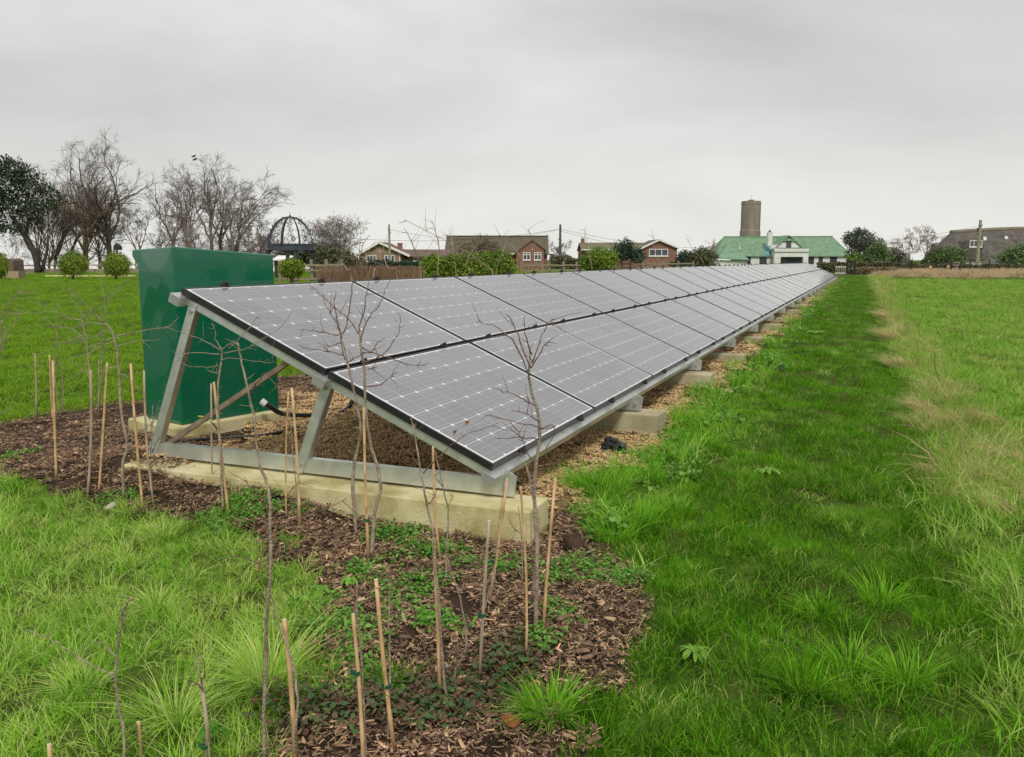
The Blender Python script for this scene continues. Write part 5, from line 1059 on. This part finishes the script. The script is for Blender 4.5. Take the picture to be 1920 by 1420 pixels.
for (u, v, lab) in [(1745,501,'small faded orange sign board hanging on the fence'),(1778,500,'orange sign board on the gate in front of the round bush')]:
    c = P(u,v,73.5); s_ = 73.5/FPX; t = thing('notice_board', lab, 'sign', (c[0],c[1],0), YAW, 'small orange boards on the fence')
    MB().add([(-.12,0,c[2]-.08),(.12,0,c[2]-.08),(.12,0,c[2]+.09),(-.07,0,c[2]+.12),(-.12,0,c[2]+.06)]+[(x,.02,z) for x,z in ((-.12,c[2]-.08),(.12,c[2]-.08),(.12,c[2]+.09),(-.07,c[2]+.12),(-.12,c[2]+.06))], [(0,1,2,3,4),(9,8,7,6,5)]+[(i,5+i,5+(i+1)%5,(i+1)%5) for i in range(5)]).build('board', m_or, t)
    MB().box(-.03,.03,.022,.06,0,c[2]).build('post', m_wood, t)

# ------------------------------------------------------------------ poles and wires

def pole(u, vt, vb, d, label, m, r=.13):
    p = P(u,500,d); z0 = float(height(p[0],p[1])); H = P(u,vt,d)[2]-z0; t = thing('telegraph_pole', label, 'pole', (p[0],p[1],z0), YAW, 'telegraph poles')
    MB().cyl((0,0,-.3),(0,0,H),r*1.15,r*.8,10).build('shaft', m, t, smooth=False)
    b = MB(); [b.cyl((x*.9,-r-.05,H-.70+k*.1),(x*.9,-r-.05,H-.55+k*.1),.05,.035,6) for k, x in enumerate((-.1,.1))]; b.build('insulators', m_pole, t)
    MB().box(-.12,.12,r,r+.2,H-1.1,H-.8).build('junction_box', m_iron, t); return np.array([p[0],p[1],z0+H-.55])
w1 = pole(731,421,505,100,'grey telegraph pole in front of the yellow brick gable house',m_poleg,.13)
w2 = pole(1050,421,500,105,'dark telegraph pole between the two brick houses',m_pole,.16)
w3 = pole(1832,413,508,88,'greenish telegraph pole in front of the thatched house',m_poleg,.17)
def wire(a, b_, sagm, label):
    a, b_ = np.array(a), np.array(b_); pts = [a*(1-t)+b_*t-np.array([0,0,sagm*4*t*(1-t)]) for t in np.linspace(0,1,25)]
    o = MB().tube([p-a for p in pts], .016, 4).build('overhead_wire', m_wire); o.location = a; tag(o, label, 'wire', 'overhead telephone wires')
wire(P(600,442,92), w2, .95, 'overhead wire from beyond the gazebo to the dark pole')
wire(w1, w2+[0,0,.0], 1.2, 'overhead wire between the grey pole and the dark pole')
wire(w2, P(1420,459,150), 1.3, 'upper overhead wire from the dark pole past the green roofed house')
wire(w2-[0,0,.25], P(1420,466,150), 1.6, 'lower overhead wire from the dark pole past the green roofed house')
wire(w3, P(1600,452,125), .5, 'upper overhead wire from the greenish pole towards the conifers')
wire(w3-[0,0,.2], P(1600,456,125), .7, 'lower overhead wire from the greenish pole towards the conifers')

# ------------------------------------------------------------------ buildings
m_yb = mat('yellow_brown_brick', (.24,.165,.10), (.33,.24,.155), scale=2.5, rough=.9); m_rb = mat('red_brick', (.20,.10,.068), (.28,.15,.105), scale=2.5, rough=.9)
m_wt = mat('brown_tiles', (.115,.08,.062), (.19,.135,.105), scale=2, rough=.95, stretch=(1,1,4)); m_rt = mat('red_brown_tiles', (.15,.075,.055), (.23,.12,.09), scale=3, rough=.9); m_bt = mat('dark_mossy_tiles', (.07,.058,.04), (.125,.105,.065), scale=1.2, rough=.95, stretch=(1,1,5), c3=(.115,.10,.065))
m_mt = mat('moss_topped_tiles', (.12,.115,.055), (.20,.17,.11), scale=1.5, rough=.95, stretch=(1,1,5)); m_wp = mat('white_paint', (.74,.74,.72), (.80,.80,.78), scale=2, rough=.7)
m_gl = mat('window_glass', (.05,.06,.07), rough=.08, spec=.8); m_gt = mat('green_roof_tiles', (.12,.205,.125), (.215,.335,.215), scale=1.4, rough=.9, stretch=(1,1,4), c3=(.16,.265,.165))
m_gt2 = mat('brighter_green_tiles', (.14,.25,.16), (.20,.33,.215), scale=1.5, rough=.8, stretch=(1,1,3)); m_bl = mat('turquoise_patch', (.11,.30,.34), rough=.9); m_wr = mat('white_render', (.66,.66,.61), (.76,.76,.72), scale=1.2, rough=.9)
m_dk = mat('dark_window_frame', (.03,.028,.028), rough=.5); m_thatch = mat('thatch', (.07,.062,.052), (.135,.12,.10), scale=1.2, rough=1, stretch=(1,1,.4), bump=.6, bscale=12); m_thr = mat('thatch_ridge', (.16,.135,.095), (.24,.20,.15), scale=2, rough=1, bump=.6, bscale=12)
class House:
    def __init__(s, name, label, u, d, cat='house', group=None):
        s.d = d; s.B = P(u,500,d); s.B[2] = float(height(s.B[0],s.B[1])); s.t = thing(name, label, cat, tuple(s.B), YAW, group)
    def x(s, u, v=490): return float((P(u,v,s.d)-s.B) @ RGT)
    def z(s, v, u=960): return float(P(u,v,s.d)[2]-s.B[2])
    def win(s, u0, u1, v0, v1, y=0, cols=3, rows=1, fm_=None, name='window', glass=None):
        fm_ = fm_ or m_wp; x0, x1, z0, z1 = s.x(u0), s.x(u1), s.z(v1), s.z(v0); w = .09; b = MB()
        b.box(x0,x1,y-.07,y+.02,z0,z0+w); b.box(x0,x1,y-.07,y+.02,z1-w,z1); b.box(x0,x0+w,y-.07,y+.02,z0+w,z1-w); b.box(x1-w,x1,y-.07,y+.02,z0+w,z1-w)
        for k in range(1, cols): xx = x0+(x1-x0)*k/cols; b.box(xx-w/2,xx+w/2,y-.065,y+.02,z0+w,z1-w)
        for k in range(1, rows): zz_ = z0+(z1-z0)*(1-.3*k) ; b.box(x0+w,x1-w,y-.06,y+.02,zz_-w/2,zz_+w/2)
        f = b.build(name, fm_, s.t)
        for k in range(cols):
            MB().box(x0+(x1-x0)*k/cols+w*.5, x0+(x1-x0)*(k+1)/cols-w*.5, y-.035, y-.02, z0+w*.9, z1-w*.9).build('pane', glass or m_gl, f)
        MB().box(x0-.05,x1+.05,y-.12,y-.072,z0-.08,z0).build('sill', fm_, f)
        return f
def slab(b, pts, t=.16, mi=0):
    pts = [np.array(p, float) for p in pts]; n = len(pts); lo = [p-[0,0,t] for p in pts]
    return b.add(pts+lo, [tuple(range(n)), tuple(range(2*n-1,n-1,-1))]+[(i,n+i,n+(i+1)%n,(i+1)%n) for i in range(n)], mi)
# house one: yellow brick gable facing us, red roof, long low wing to the right
h = House('gable_house','yellow brick bungalow with a white edged gable and two white windows',712,110)
xl, xr, xa = h.x(673), h.x(752), h.x(712); ze, za = h.z(474), h.z(454)
MB().prism([(xl,-.2),(xr,-.2),(xr,ze),(xa,za-.12),(xl,ze)], 0, 9).build('wall', m_yb, h.t)
b = MB(); slab(b, [(h.x(667),-.35,h.z(478)),(xa,-.35,za+.08),(xa,9.3,za+.08),(h.x(667),9.3,h.z(478))]); slab(b, [(xa+.01,-.35,za+.08),(h.x(768),-.35,h.z(480)),(h.x(768),9.3,h.z(480)),(xa+.01,9.3,za+.08)]); b.build('roof', m_rt, h.t)
for a, c in ((666.5, xa-.0), (769, xa+.0)): MB().bar((h.x(a),-.42,h.z(479.5)-.05),(c,-.42,za-.04),.06,.30,up=(0,0,1)).build('barge_board', m_wp, h.t)
h.win(687.5,706,479,490.5,0,3); h.win(721,740,479,490.5,0,3)
MB().box(h.x(711),h.x(714),-.05,.0,h.z(472.8),h.z(471.2)).build('vent', m_wp, h.t)
for u0, u1, v0, y, mm in ((690,695,454,5,m_yb),(740,748.5,455,3,m_rb)):
    b = MB(); b.box(h.x(u0),h.x(u1),y,y+.6,h.z(476),h.z(v0)); b.box(h.x(u0)-.06,h.x(u1)+.06,y-.06,y+.66,h.z(v0+2.2),h.z(v0+.6)); b.build('chimney', mm, h.t)
MB().cyl((h.x(748)+.1,-.06,0),(h.x(748)+.1,-.06,ze-.3),.05,n=8).build('downpipe', m_wp, h.t)
w_ = House('low_wing_house','long low brown roofed wing to the right of the yellow gable',815,114)
MB().box(w_.x(757),w_.x(872),0,6,-.2,w_.z(482)).build('wall', m_yb, w_.t)
b = MB(); slab(b, [(w_.x(748),-.4,w_.z(481)),(w_.x(876),-.4,w_.z(481)),(w_.x(876),3,w_.z(467.5)),(w_.x(748),3,w_.z(467.5))]); slab(b, [(w_.x(748),3.01,w_.z(467.5)),(w_.x(876),3.01,w_.z(467.5)),(w_.x(876),6.4,w_.z(481)),(w_.x(748),6.4,w_.z(481))]); b.build('roof', m_wt, w_.t)
w_.win(775,790,484,490,0,2)
# house two
h = House('brick_house','red brick house with a large dark mossy roof and small front gable',970,118)
MB().prism([(h.x(835),-.2),(h.x(1027),-.2),(h.x(1027),h.z(474)),(h.x(835),h.z(474))], 1.5, 9.5).build('wall', m_rb, h.t)
MB().add([(h.x(1027),1.5,h.z(474)),(h.x(1027),9.5,h.z(474)),(h.x(1027),5.5,h.z(443)),(h.x(1026),1.5,h.z(474)),(h.x(1026),9.5,h.z(474)),(h.x(1026),5.5,h.z(443))],[(0,1,2),(5,4,3),(0,2,5,3),(1,4,5,2),(0,3,4,1)]).build('side_gable', m_rb, h.t)
b = MB(); slab(b, [(h.x(832),1.0,h.z(476)),(h.x(1030),1.0,h.z(476)),(h.x(1030),5.5,h.z(441)),(h.x(832),5.5,h.z(441))]); slab(b, [(h.x(832),5.51,h.z(441)),(h.x(1030),5.51,h.z(441)),(h.x(1030),10,h.z(476)),(h.x(832),10,h.z(476))]); b.build('roof', m_bt, h.t)
MB().box(h.x(832),h.x(1030),5.3,5.7,h.z(441)-.02,h.z(441)+.09).build('ridge_tiles', m_mt, h.t)
MB().prism([(h.x(968),-.2),(h.x(1020),-.2),(h.x(1020),h.z(468)),(h.x(998),h.z(451)),(h.x(968),h.z(473))], 0, 4).build('front_gable_wall', m_rb, h.t)
b = MB(); slab(b, [(h.x(966),-.2,h.z(474)),(h.x(998),-.2,h.z(449.7)),(h.x(998),4.2,h.z(449.7)),(h.x(966),4.2,h.z(474))],.1); slab(b, [(h.x(998)+.01,-.2,h.z(449.7)),(h.x(1023),-.2,h.z(468.5)),(h.x(1023),4.2,h.z(468.5)),(h.x(998)+.01,4.2,h.z(449.7))],.1); b.build('front_gable_roof', m_rt, h.t)
h.win(980.5,994.5,473.5,488,0,2,2); h.win(1001.5,1015,473.5,488,0,2,2)
MB().box(h.x(920),h.x(967),.9,1.0,h.z(477),h.z(475)).build('gutter', m_wp, h.t)
MB().box(h.x(997),h.x(999),-.05,0,h.z(469),h.z(467.5)).build('alarm_box', m_wp, h.t)
# house three
h = House('bungalow','red brick bungalow with mossy roof, chimney aerial and right hand gable',1180,120)
MB().box(h.x(1092),h.x(1215),1,8,-.2,h.z(468)).build('wall', m_rb, h.t)
b = MB(); slab(b, [(h.x(1090),.6,h.z(468.5)),(h.x(1222),.6,h.z(468.5)),(h.x(1232),4.5,h.z(454)),(h.x(1090),4.5,h.z(454))]); slab(b, [(h.x(1090),4.51,h.z(454)),(h.x(1232),4.51,h.z(454)),(h.x(1232),8.4,h.z(468.5)),(h.x(1090),8.4,h.z(468.5))]); b.build('roof', m_mt, h.t)
MB().box(h.x(1090),h.x(1146),.45,.6,h.z(469.6),h.z(467.6)).build('fascia', m_wp, h.t)
MB().prism([(h.x(1203),-.2),(h.x(1269),-.2),(h.x(1269),h.z(466)),(h.x(1235),h.z(450.5)),(h.x(1203),h.z(465.5))], 0, 9).build('gable_wall', m_rb, h.t)
b = MB(); slab(b, [(h.x(1199),-.3,h.z(465.5)),(h.x(1235),-.3,h.z(448.6)),(h.x(1235),9.2,h.z(448.6)),(h.x(1199),9.2,h.z(465.5))]); slab(b, [(h.x(1235)+.01,-.3,h.z(448.6)),(h.x(1272),-.3,h.z(464.5)),(h.x(1272),9.2,h.z(464.5)),(h.x(1235)+.01,9.2,h.z(448.6))]); b.build('gable_roof', m_bt, h.t)
for a, va in ((1200,466),(1271.5,465)): MB().bar((h.x(a),-.36,h.z(va)-.02),(h.x(1235),-.36,h.z(449.6)-.02),.05,.24).build('barge_board', m_wp, h.t)
h.win(1216.5,1252,467,480.5,0,3,1,glass=m_gl); MB().box(h.x(1232),h.x(1237),-.05,0,h.z(460.5),h.z(457.5)).build('vent', m_rt, h.t)
h.win(1182,1202,474,487,1,3)
b = MB(); b.box(h.x(1093.5),h.x(1100),4,4.6,h.z(456),h.z(447)); b.box(h.x(1093),h.x(1100.5),3.94,4.66,h.z(448.5),h.z(447)); b.cyl((h.x(1096.5),4.3,h.z(447)),(h.x(1096.5),4.3,h.z(444.5)),.14,.11,8); b.build('chimney', m_rb, h.t)
b = MB(); b.cyl((h.x(1100.5),4.3,h.z(456)),(h.x(1100.5),4.3,h.z(428)),.025,n=6); b.box(h.x(1100.5)-.7,h.x(1100.5)+.2,4.28,4.32,h.z(429.5),h.z(429)); [b.box(h.x(1100.5)-.6+k*.2,h.x(1100.5)-.57+k*.2,4.1,4.5,h.z(429.6),h.z(428.6)) for k in range(4)]; b.box(h.x(1100.5)-.05,h.x(1100.5)+.4,4.28,4.32,h.z(436),h.z(435.6)); b.build('aerial', m_alub, h.t)
# green roofed house
h = House('green_roofed_house','long white house with a green tiled hipped roof and central white gable',1470,165)
zr, ze = h.z(443.5), h.z(480)
b = MB(); b.box(h.x(1392),h.x(1590),0,9,-.3,ze); b.build('wall', m_wr, h.t)
MB().box(h.x(1346),h.x(1396),-2,7,-.3,h.z(489)).build('wing_wall', m_wr, h.t)
b = MB()
L0, L1, R0, R1 = h.x(1340), h.x(1366), h.x(1609)+1.6, h.x(1571)+.4
slab(b, [(L0,-.4,ze),(h.x(1592),-.4,ze),(R1,4.5,zr+.06),(L1,4.5,zr)]); slab(b, [(L1,4.51,zr),(R1,4.51,zr+.06),(R0,9.4,ze+.9),(L0,9.4,ze)]); slab(b, [(h.x(1592)+.02,-.4,ze),(R0+.02,9.4,ze+.9),(R1+.02,4.5,zr+.06)]); slab(b, [(L0-.01,9.4,ze),(L0-.01,-.4,ze),(L1-.01,4.5,zr)]); b.build('roof', m_gt, h.t)
MB().bar((L1,4.5,zr+.06),(R1,4.5,zr+.12),.3,.16).build('ridge_tiles', m_gt2, h.t)
b = MB(); ap = (h.x(1364),2.5,h.z(456)); c1, c2, c3, c4 = (h.x(1341),-2.6,h.z(484)),(h.x(1398),-2.6,h.z(487)),(h.x(1398),3.5,h.z(480)),(h.x(1341),3.5,h.z(480))
slab(b, [c1, c2, (ap[0]+.2,ap[1]-1.2,ap[2])]); slab(b, [(c2[0]+.01,c2[1],c2[2]), c3, (ap[0]+.21,ap[1]+1.0,ap[2]), (ap[0]+.21,ap[1]-1.2,ap[2])]); slab(b, [(c1[0]-.01,c1[1],c1[2]), (ap[0]+.19,ap[1]-1.2,ap[2]), (ap[0]+.19,ap[1]+1.0,ap[2]), c4]); b.build('wing_roof', m_gt2, h.t)
b = MB(); b.prism([(h.x(1446),h.z(482)),(h.x(1499),h.z(482)),(h.x(1499),h.z(463)),(h.x(1484),h.z(452)),(h.x(1464),h.z(452)),(h.x(1446),h.z(466))], -.9, 4.5); b.build('dormer_wall', m_wr, h.t)
b = MB(); za = h.z(441.5)
slab(b, [(h.x(1443),-1.2,h.z(470)),(h.x(1474),-1.2,za),(h.x(1474),4.6,za),(h.x(1443),4.6,h.z(470))]); slab(b, [(h.x(1474)+.01,-1.2,za),(h.x(1503),-1.2,h.z(466)),(h.x(1503),4.6,h.z(466)),(h.x(1474)+.01,4.6,za)])
slab(b, [(h.x(1463),-1.22,h.z(451.5)),(h.x(1486),-1.22,h.z(451.5)),(h.x(1475),-.6,za-.05)],.1); b.build('dormer_roof', m_gt, h.t)
h.win(1470,1479,452.5,463.5,-.9,1,1,m_dk)
b = MB(); b.box(h.x(1446),h.x(1509),-1.9,-.95,h.z(482),h.z(466)); b.box(h.x(1446),h.x(1457.5),-1.9,-.95,-.3,h.z(482)); b.box(h.x(1499.5),h.x(1509),-1.9,-.95,-.3,h.z(482)); b.build('porch', m_wr, h.t)
MB().box(h.x(1445),h.x(1510),-2.0,-1.905,h.z(473.8),h.z(472.2)).build('moulding', m_gt2, h.t); MB().box(h.x(1450),h.x(1506),-1.95,-.9,h.z(466),h.z(464.8)).build('coping', m_gt2, h.t)
h.win(1458,1499,482,495,-.95,5,1,m_dk,'glazed_doors')
for (a, c, k) in ((1395,1407.5,3),(1424,1437.5,3),(1514,1526,2),(1535,1542.5,1),(1556,1569,3)): h.win(a,c,481.8,494,0,k,2 if k > 1 else 1,m_dk)
b = MB(); b.box(h.x(1438),h.x(1446),-.2,.9,h.z(462),h.z(436)); b.box(h.x(1437.3),h.x(1446.7),-.26,.96,h.z(437.5),h.z(436)); b.build('chimney', m_wr, h.t, bevel=.05); MB().cyl((h.x(1442),.35,h.z(436)),(h.x(1442),.35,h.z(431.8)),.28,.2,8).build('chimney_pot', m_rb, h.t)
b = MB(); k_ = (zr-ze)/4.9; yb = lambda z: -.4+(z-ze)/k_; z1, z0 = h.z(456), h.z(478); dn = .05
slab(b, [(h.x(1434),yb(z0)-.03,z0+dn),(h.x(1446),yb(z0)-.03,z0+dn),(h.x(1452),yb(z1)-.03,z1+dn),(h.x(1438),yb(z1)-.03,z1+dn)],.06); b.build('turquoise_tiles', m_bl, h.t)
MB().box(h.x(1382),h.x(1383.5),-1.2,-1,h.z(468),h.z(461)).build('vent_pipe', m_wp, h.t)
# water tower
h = House('water_tower','tall brown round water tower with battlements behind the green roof',1404,420,'tower')
r_ = (h.x(1422)-h.x(1386.5))/2; zt, zb = h.z(384), h.z(434); m_tw = mat('tower_brick', (.22,.185,.145), (.31,.265,.21), scale=.25, rough=.95, stretch=(1,1,.25)); b = MB()
b.cyl((0,0,-1),(0,0,zb),r_*1.07,r_*1.06,16); b.cyl((0,0,zb),(0,0,zb+.8),r_*1.06,r_,16); b.cyl((0,0,zb+.8),(0,0,zt),r_,r_,16); b.cyl((0,0,zt),(0,0,zt+.5),r_*1.03,r_*1.03,16); b.build('shaft', m_tw, h.t)
mm = None
for k in range(20):
    a = k*2*math.pi/20
    if mm is None: mm = MB().box(-.55,.55,-.25,.25,0,1.1).build('merlon', m_tw, h.t); o = mm
    else: o = link_copy(mm, h.t)
    o.location = (math.cos(a)*(r_-.28), math.sin(a)*(r_-.28), zt+.49); o.rotation_euler = (0,0,a+math.pi/2)
for k in range(8):
    a = k*2*math.pi/8+.2; MB().bar((math.cos(a)*(r_+.05),math.sin(a)*(r_+.05),zb),(math.cos(a)*(r_+.05),math.sin(a)*(r_+.05),zt-1),.6,.16,up=(math.cos(a),math.sin(a),0)).build('pilaster', m_tw, h.t)
b = MB(); b.cyl((0,0,zt),(0,0,zt+2.0),1.35,1.25,12); b.cyl((0,0,zt+2.0),(0,0,zt+2.3),1.5,1.5,12); b.build('cap', mat('lead_grey', (.32,.33,.33)), h.t); MB().cyl((0,0,zt+2.3),(0,0,h.z(366)),.10,.05,6).build('mast', m_alub, h.t)
# thatched cottage
h = House('thatched_cottage','white cottage under a large dark thatched roof on the right',1860,125)
MB().box(h.x(1800),h.x(1985),1.2,9,-.2,h.z(480)).build('wall', m_wr, h.t)
b = MB(); N_ = 22; rows = []
for k in range(N_+1):
    f = k/N_; u = 1811+f*200; zt = h.z(435-7.5*math.sin(min(f*1.2,1)*math.pi/2)); z_ = h.z(481)
    rows.append([(h.x(u-(30 if k==0 else 10)*(k<2)),.0,z_),(h.x(u)-(.6 if k==0 else 0),.6,z_+.9),(h.x(u),2.6,z_+(zt-z_)*.62),(h.x(u),4.3,zt-.25),(h.x(u),5,zt),(h.x(u),5.7,zt-.25),(h.x(u),10,z_)])
vs = [p for r__ in rows for p in r__]; b.add(vs, [(i*7+j, (i+1)*7+j, (i+1)*7+j+1, i*7+j+1) for i in range(N_) for j in range(6)])
b.build('roof', m_thatch, h.t, smooth=True)
# hipped left end
b = MB(); b.add([(h.x(1776),1.0,h.z(466)),(h.x(1781),0,h.z(481)),rows[0][1],rows[0][2],rows[0][3],rows[0][4],rows[0][5],(h.x(1790),9,h.z(478)),(h.x(1792),4,h.z(452))], [(0,1,2),(0,2,3),(0,3,8),(8,3,4),(8,4,5),(8,5,6),(8,6,7),(0,8,7)]); b.build('hip', m_thatch, h.t, smooth=True)
MB().tube([(r__[4][0],5,r__[4][2]+.05) for r__ in rows], .35, 8).build('ridge', m_thr, h.t, smooth=True)
b = MB(); fr = [(h.x(1806),h.z(466)),(h.x(1811),h.z(452)),(h.x(1818),h.z(448.5)),(h.x(1836),h.z(448.5)),(h.x(1842),h.z(452)),(h.x(1846),h.z(466))]; b.prism(fr, .3, 4); b.build('dormer', m_thatch, h.t, bevel=.12, seg=2)
h.win(1817.5,1841,450.5,463.5,.3,3)
MB().prism([(h.x(1795),h.z(489)),(h.x(1840),h.z(489)),(h.x(1838),h.z(476)),(h.x(1824),h.z(466)),(h.x(1806),h.z(466)),(h.x(1790),h.z(478))], -1.2, 2).build('porch_roof', m_thatch, h.t, bevel=.15, seg=2)
MB().box(h.x(1802),h.x(1834),-.8,1.2,-.2,h.z(488)).build('porch_wall', m_wr, h.t); h.win(1818,1832,487,492,-.8,2)
for (u, v) in ((1865,448.5),(1906,447.5)):
    z_ = h.z(v); y_ = 3.3; b = MB(); slab(b, [(h.x(u-4)-.25,y_-1.15,z_-.72),(h.x(u+4)-.25,y_-1.15,z_-.72),(h.x(u+4),y_-.1,z_+.42),(h.x(u-4),y_-.1,z_+.42)],.15); f = b.build('skylight', m_dk, h.t)
    b = MB(); slab(b, [(h.x(u-3.2)-.25,y_-1.12,z_-.58),(h.x(u+3.2)-.25,y_-1.12,z_-.58),(h.x(u+3.2),y_-.14,z_+.42),(h.x(u-3.2),y_-.14,z_+.42)],.05); b.build('pane', mat('sky_glass', (.55,.58,.62), rough=.1), f)
# sheds by the gazebo and far left
h = House('shed','small dark shed with a pale sloping roof beside the gazebo',530,58,'shed')
MB().prism([(h.x(514),0),(h.x(540),0),(h.x(540),h.z(487)),(h.x(514),h.z(486))],0,2.5).build('wall', m_dk, h.t); b = MB(); slab(b,[(h.x(512),-.3,h.z(486.5)),(h.x(541),-.3,h.z(486.5)),(h.x(545),1.4,h.z(479.5)),(h.x(512),1.4,h.z(479))],.08); b.build('roof', m_wp, h.t)
h = House('shed','brown tarpaulin covered store at the far left behind the round shrub',18,66,'shed')
MB().prism([(h.x(8),0),(h.x(24),0),(h.x(24),h.z(488)),(h.x(20),h.z(485)),(h.x(8),h.z(485))],0,1.5).build('cover', mat('brown_cover', (.13,.085,.065), (.18,.12,.09), scale=2), h.t, bevel=.05)
h = House('crate','pale wooden crate on the lawn at the far left',21,56,'crate')
MB().box(h.x(9),h.x(33),0,.8,0,h.z(509)).build('box', m_wood, h.t)
for k in range(5): MB().box(h.x(9)+k*.17,h.x(9)+k*.17+.14,-.03,-.002,.02,h.z(509.5)).build('slat', mat('pale_crate_wood',(.42,.33,.20)), h.t)
h = House('bird_house','small roofed bird house hanging at the foot of the tallest tree',221,80,'bird house')
b = MB(); b.prism([(h.x(214),h.z(469)),(h.x(225),h.z(469)),(h.x(225),h.z(462)),(h.x(219),h.z(456)),(h.x(214),h.z(462))],0,.6); b.build('box', m_dk, h.t); MB().box(h.x(217),h.x(219),.2,.4,0,h.z(469)).build('post', m_trunk, h.t)
h = House('garden_wall','low weathered sleeper wall under the trees at the left',150,80,'wall')
for k, (a, c) in enumerate(((34,80),(81,128),(129,176),(177,224),(225,262))): MB().box(h.x(a),h.x(c)-.03,0,.3,0,h.z(504.5)).build('sleeper', m_wood, h.t, bevel=.02)
h = House('stone_edging','pale stone edging strip between lawn and trees',160,62,'edging')
for k in range(6): MB().box(h.x(82+k*28),h.x(109+k*28),0,.4,0,h.z(516.5)).build('stone', m_conc, h.t, bevel=.02)

# ------------------------------------------------------------------ gazebo
GD = 50; g0 = P(547,500,GD); t = thing('gazebo','dark wrought iron domed gazebo on four columns behind the cabinet','gazebo',(g0[0],g0[1],0),YAW+R(24))
m_gz = mat('dark_blue_iron', (.03,.04,.05), (.06,.07,.085), scale=4, rough=.6); zr_ = P(547,459,GD)[2]; rg_ = 1.33; zd = P(547,407,GD)[2]
b = MB(); b.cyl((0,0,zr_-.32),(0,0,zr_),rg_,rg_,24,cap=False); b.cyl((0,0,zr_),(0,0,zr_+.04),rg_+.06,rg_+.06,24,cap=False); b.cyl((0,0,zr_-.33),(0,0,zr_-.28),rg_+.04,rg_+.04,24,cap=False); b.cyl((0,0,zr_-.32),(0,0,zr_),rg_-.07,rg_-.07,24,cap=False); b.build('ring_beam', m_gz, t)
for k in range(4):
    a = k*math.pi/2; x, y = math.cos(a)*(rg_-.05), math.sin(a)*(rg_-.05); b = MB(); b.cyl((x,y,0),(x,y,.18),.17,.15,12); b.cyl((x,y,.18),(x,y,zr_-.45),.125,.115,12); b.cyl((x,y,zr_-.45),(x,y,zr_-.32),.13,.18,12); b.build('column', m_gz, t)
for k in range(8):
    a = k*math.pi/4+.2; b = MB(); pts = [(rg_*math.cos(q)*math.cos(a), rg_*math.cos(q)*math.sin(a), zr_+(zd-zr_)*math.sin(q)) for q in np.linspace(0,math.pi/2*.98,12)]; b.tube(pts, .035, 5); b.tube([(p[0]*.93,p[1]*.93,p[2]-.03) for p in pts[:-1]], .014, 4)
    for j in range(11):   # scrollwork between the double ribs
        p, q = np.array(pts[j]), np.array(pts[j+1])*[.93,.93,1]-[0,0,.03]; b.tube([p, (p+q)/2+[.0,.0,.05], q], .012, 4)
    b.build('rib', m_gz, t)
rgs = np.random.default_rng(4)
for k in range(8):
    a0 = k*math.pi/4+.2; b = MB()
    for j in range(7):
        q0 = .2+.17*j; a1 = a0+math.pi/8*rgs.uniform(.6,1.4); c = np.array([rg_*math.cos(q0)*math.cos(a1), rg_*math.cos(q0)*math.sin(a1), zr_+(zd-zr_)*math.sin(q0)]); rr_ = .10*math.cos(q0)+.05; tg = np.array([-math.sin(a1), math.cos(a1), 0])
        b.tube([c+tg*rr_*math.cos(w)*(1-.06*i)+np.array([0,0,1])*rr_*math.sin(w)*(1-.06*i) for i, w in enumerate(np.linspace(0, 6.5, 11))], .016, 3)
        b.tube([np.array([rg_*math.cos(q0)*math.cos(a0+e*math.pi/4), rg_*math.cos(q0)*math.sin(a0+e*math.pi/4), zr_+(zd-zr_)*math.sin(q0)]) for e in (0,.25,.5,.75,1)] , .008, 3) if j in (2,4) else None
    b.build('scrollwork', m_gz, t)
b = MB(); b.cyl((0,0,zd-.05),(0,0,zd+.1),.09,.05,8); b.cyl((0,0,zd+.1),(0,0,P(547,398,GD)[2]),.02,.008,6); b.build('finial', m_gz, t)

# two crows in the tree top
for (u, v, lab) in ((363,294,'small black crow perched on the topmost twigs, upper of two'),(365,300,'small black crow perched just below the other one')):
    p = P(u,v,84); t = thing('crow', lab, 'bird', tuple(p), YAW+.5, 'crows in the bare tree'); b = MB(); b.tube([(-.22,0,-.06),(-.1,0,0),(.05,0,.05),(.14,0,.12),(.19,0,.16)], [.02,.07,.10,.07,.05], 8); b.cyl((.2,0,.165),(.27,0,.15),.02,.004,5); b.build('body', m_black, t, smooth=True)
# dry stems and dark twigs in the verge
rg = np.random.default_rng(31)
for k, (u, v, vt, lab) in enumerate([(1700,590,545,'leaning dark dead stem standing in the dry verge'),(1712,575,548,'twin dead stem beside the leaning one in the verge'),(1726,640,600,'dark bramble stem low in the verge'),(1808,640,615,'thin dark stalk in the field near the verge'),(1816,664,648,'short dark stalk in the field below the thin one'),(1765,720,660,'dead stem rising from the straw grass')]):
    A_ = G(u, v); d0 = depth(A_); t = thing('dead_stem', lab, 'plant', tuple(A_), 0, 'dead stems in the verge'); B_ = P(u-12*(k % 2), vt, d0)-A_; pts = smooth_pts([np.zeros(3), B_*.5+rg.normal(0,.03,3), B_], 4)
    b = MB(); b.tube(pts, [.006-.003*i/8 for i in range(len(pts))], 5)
    for (q, r_) in twigset(rg, pts, .003, 7, .04, .18): b.tube(q, r_, 4)
    b.build('stalk', m_bark2, t)
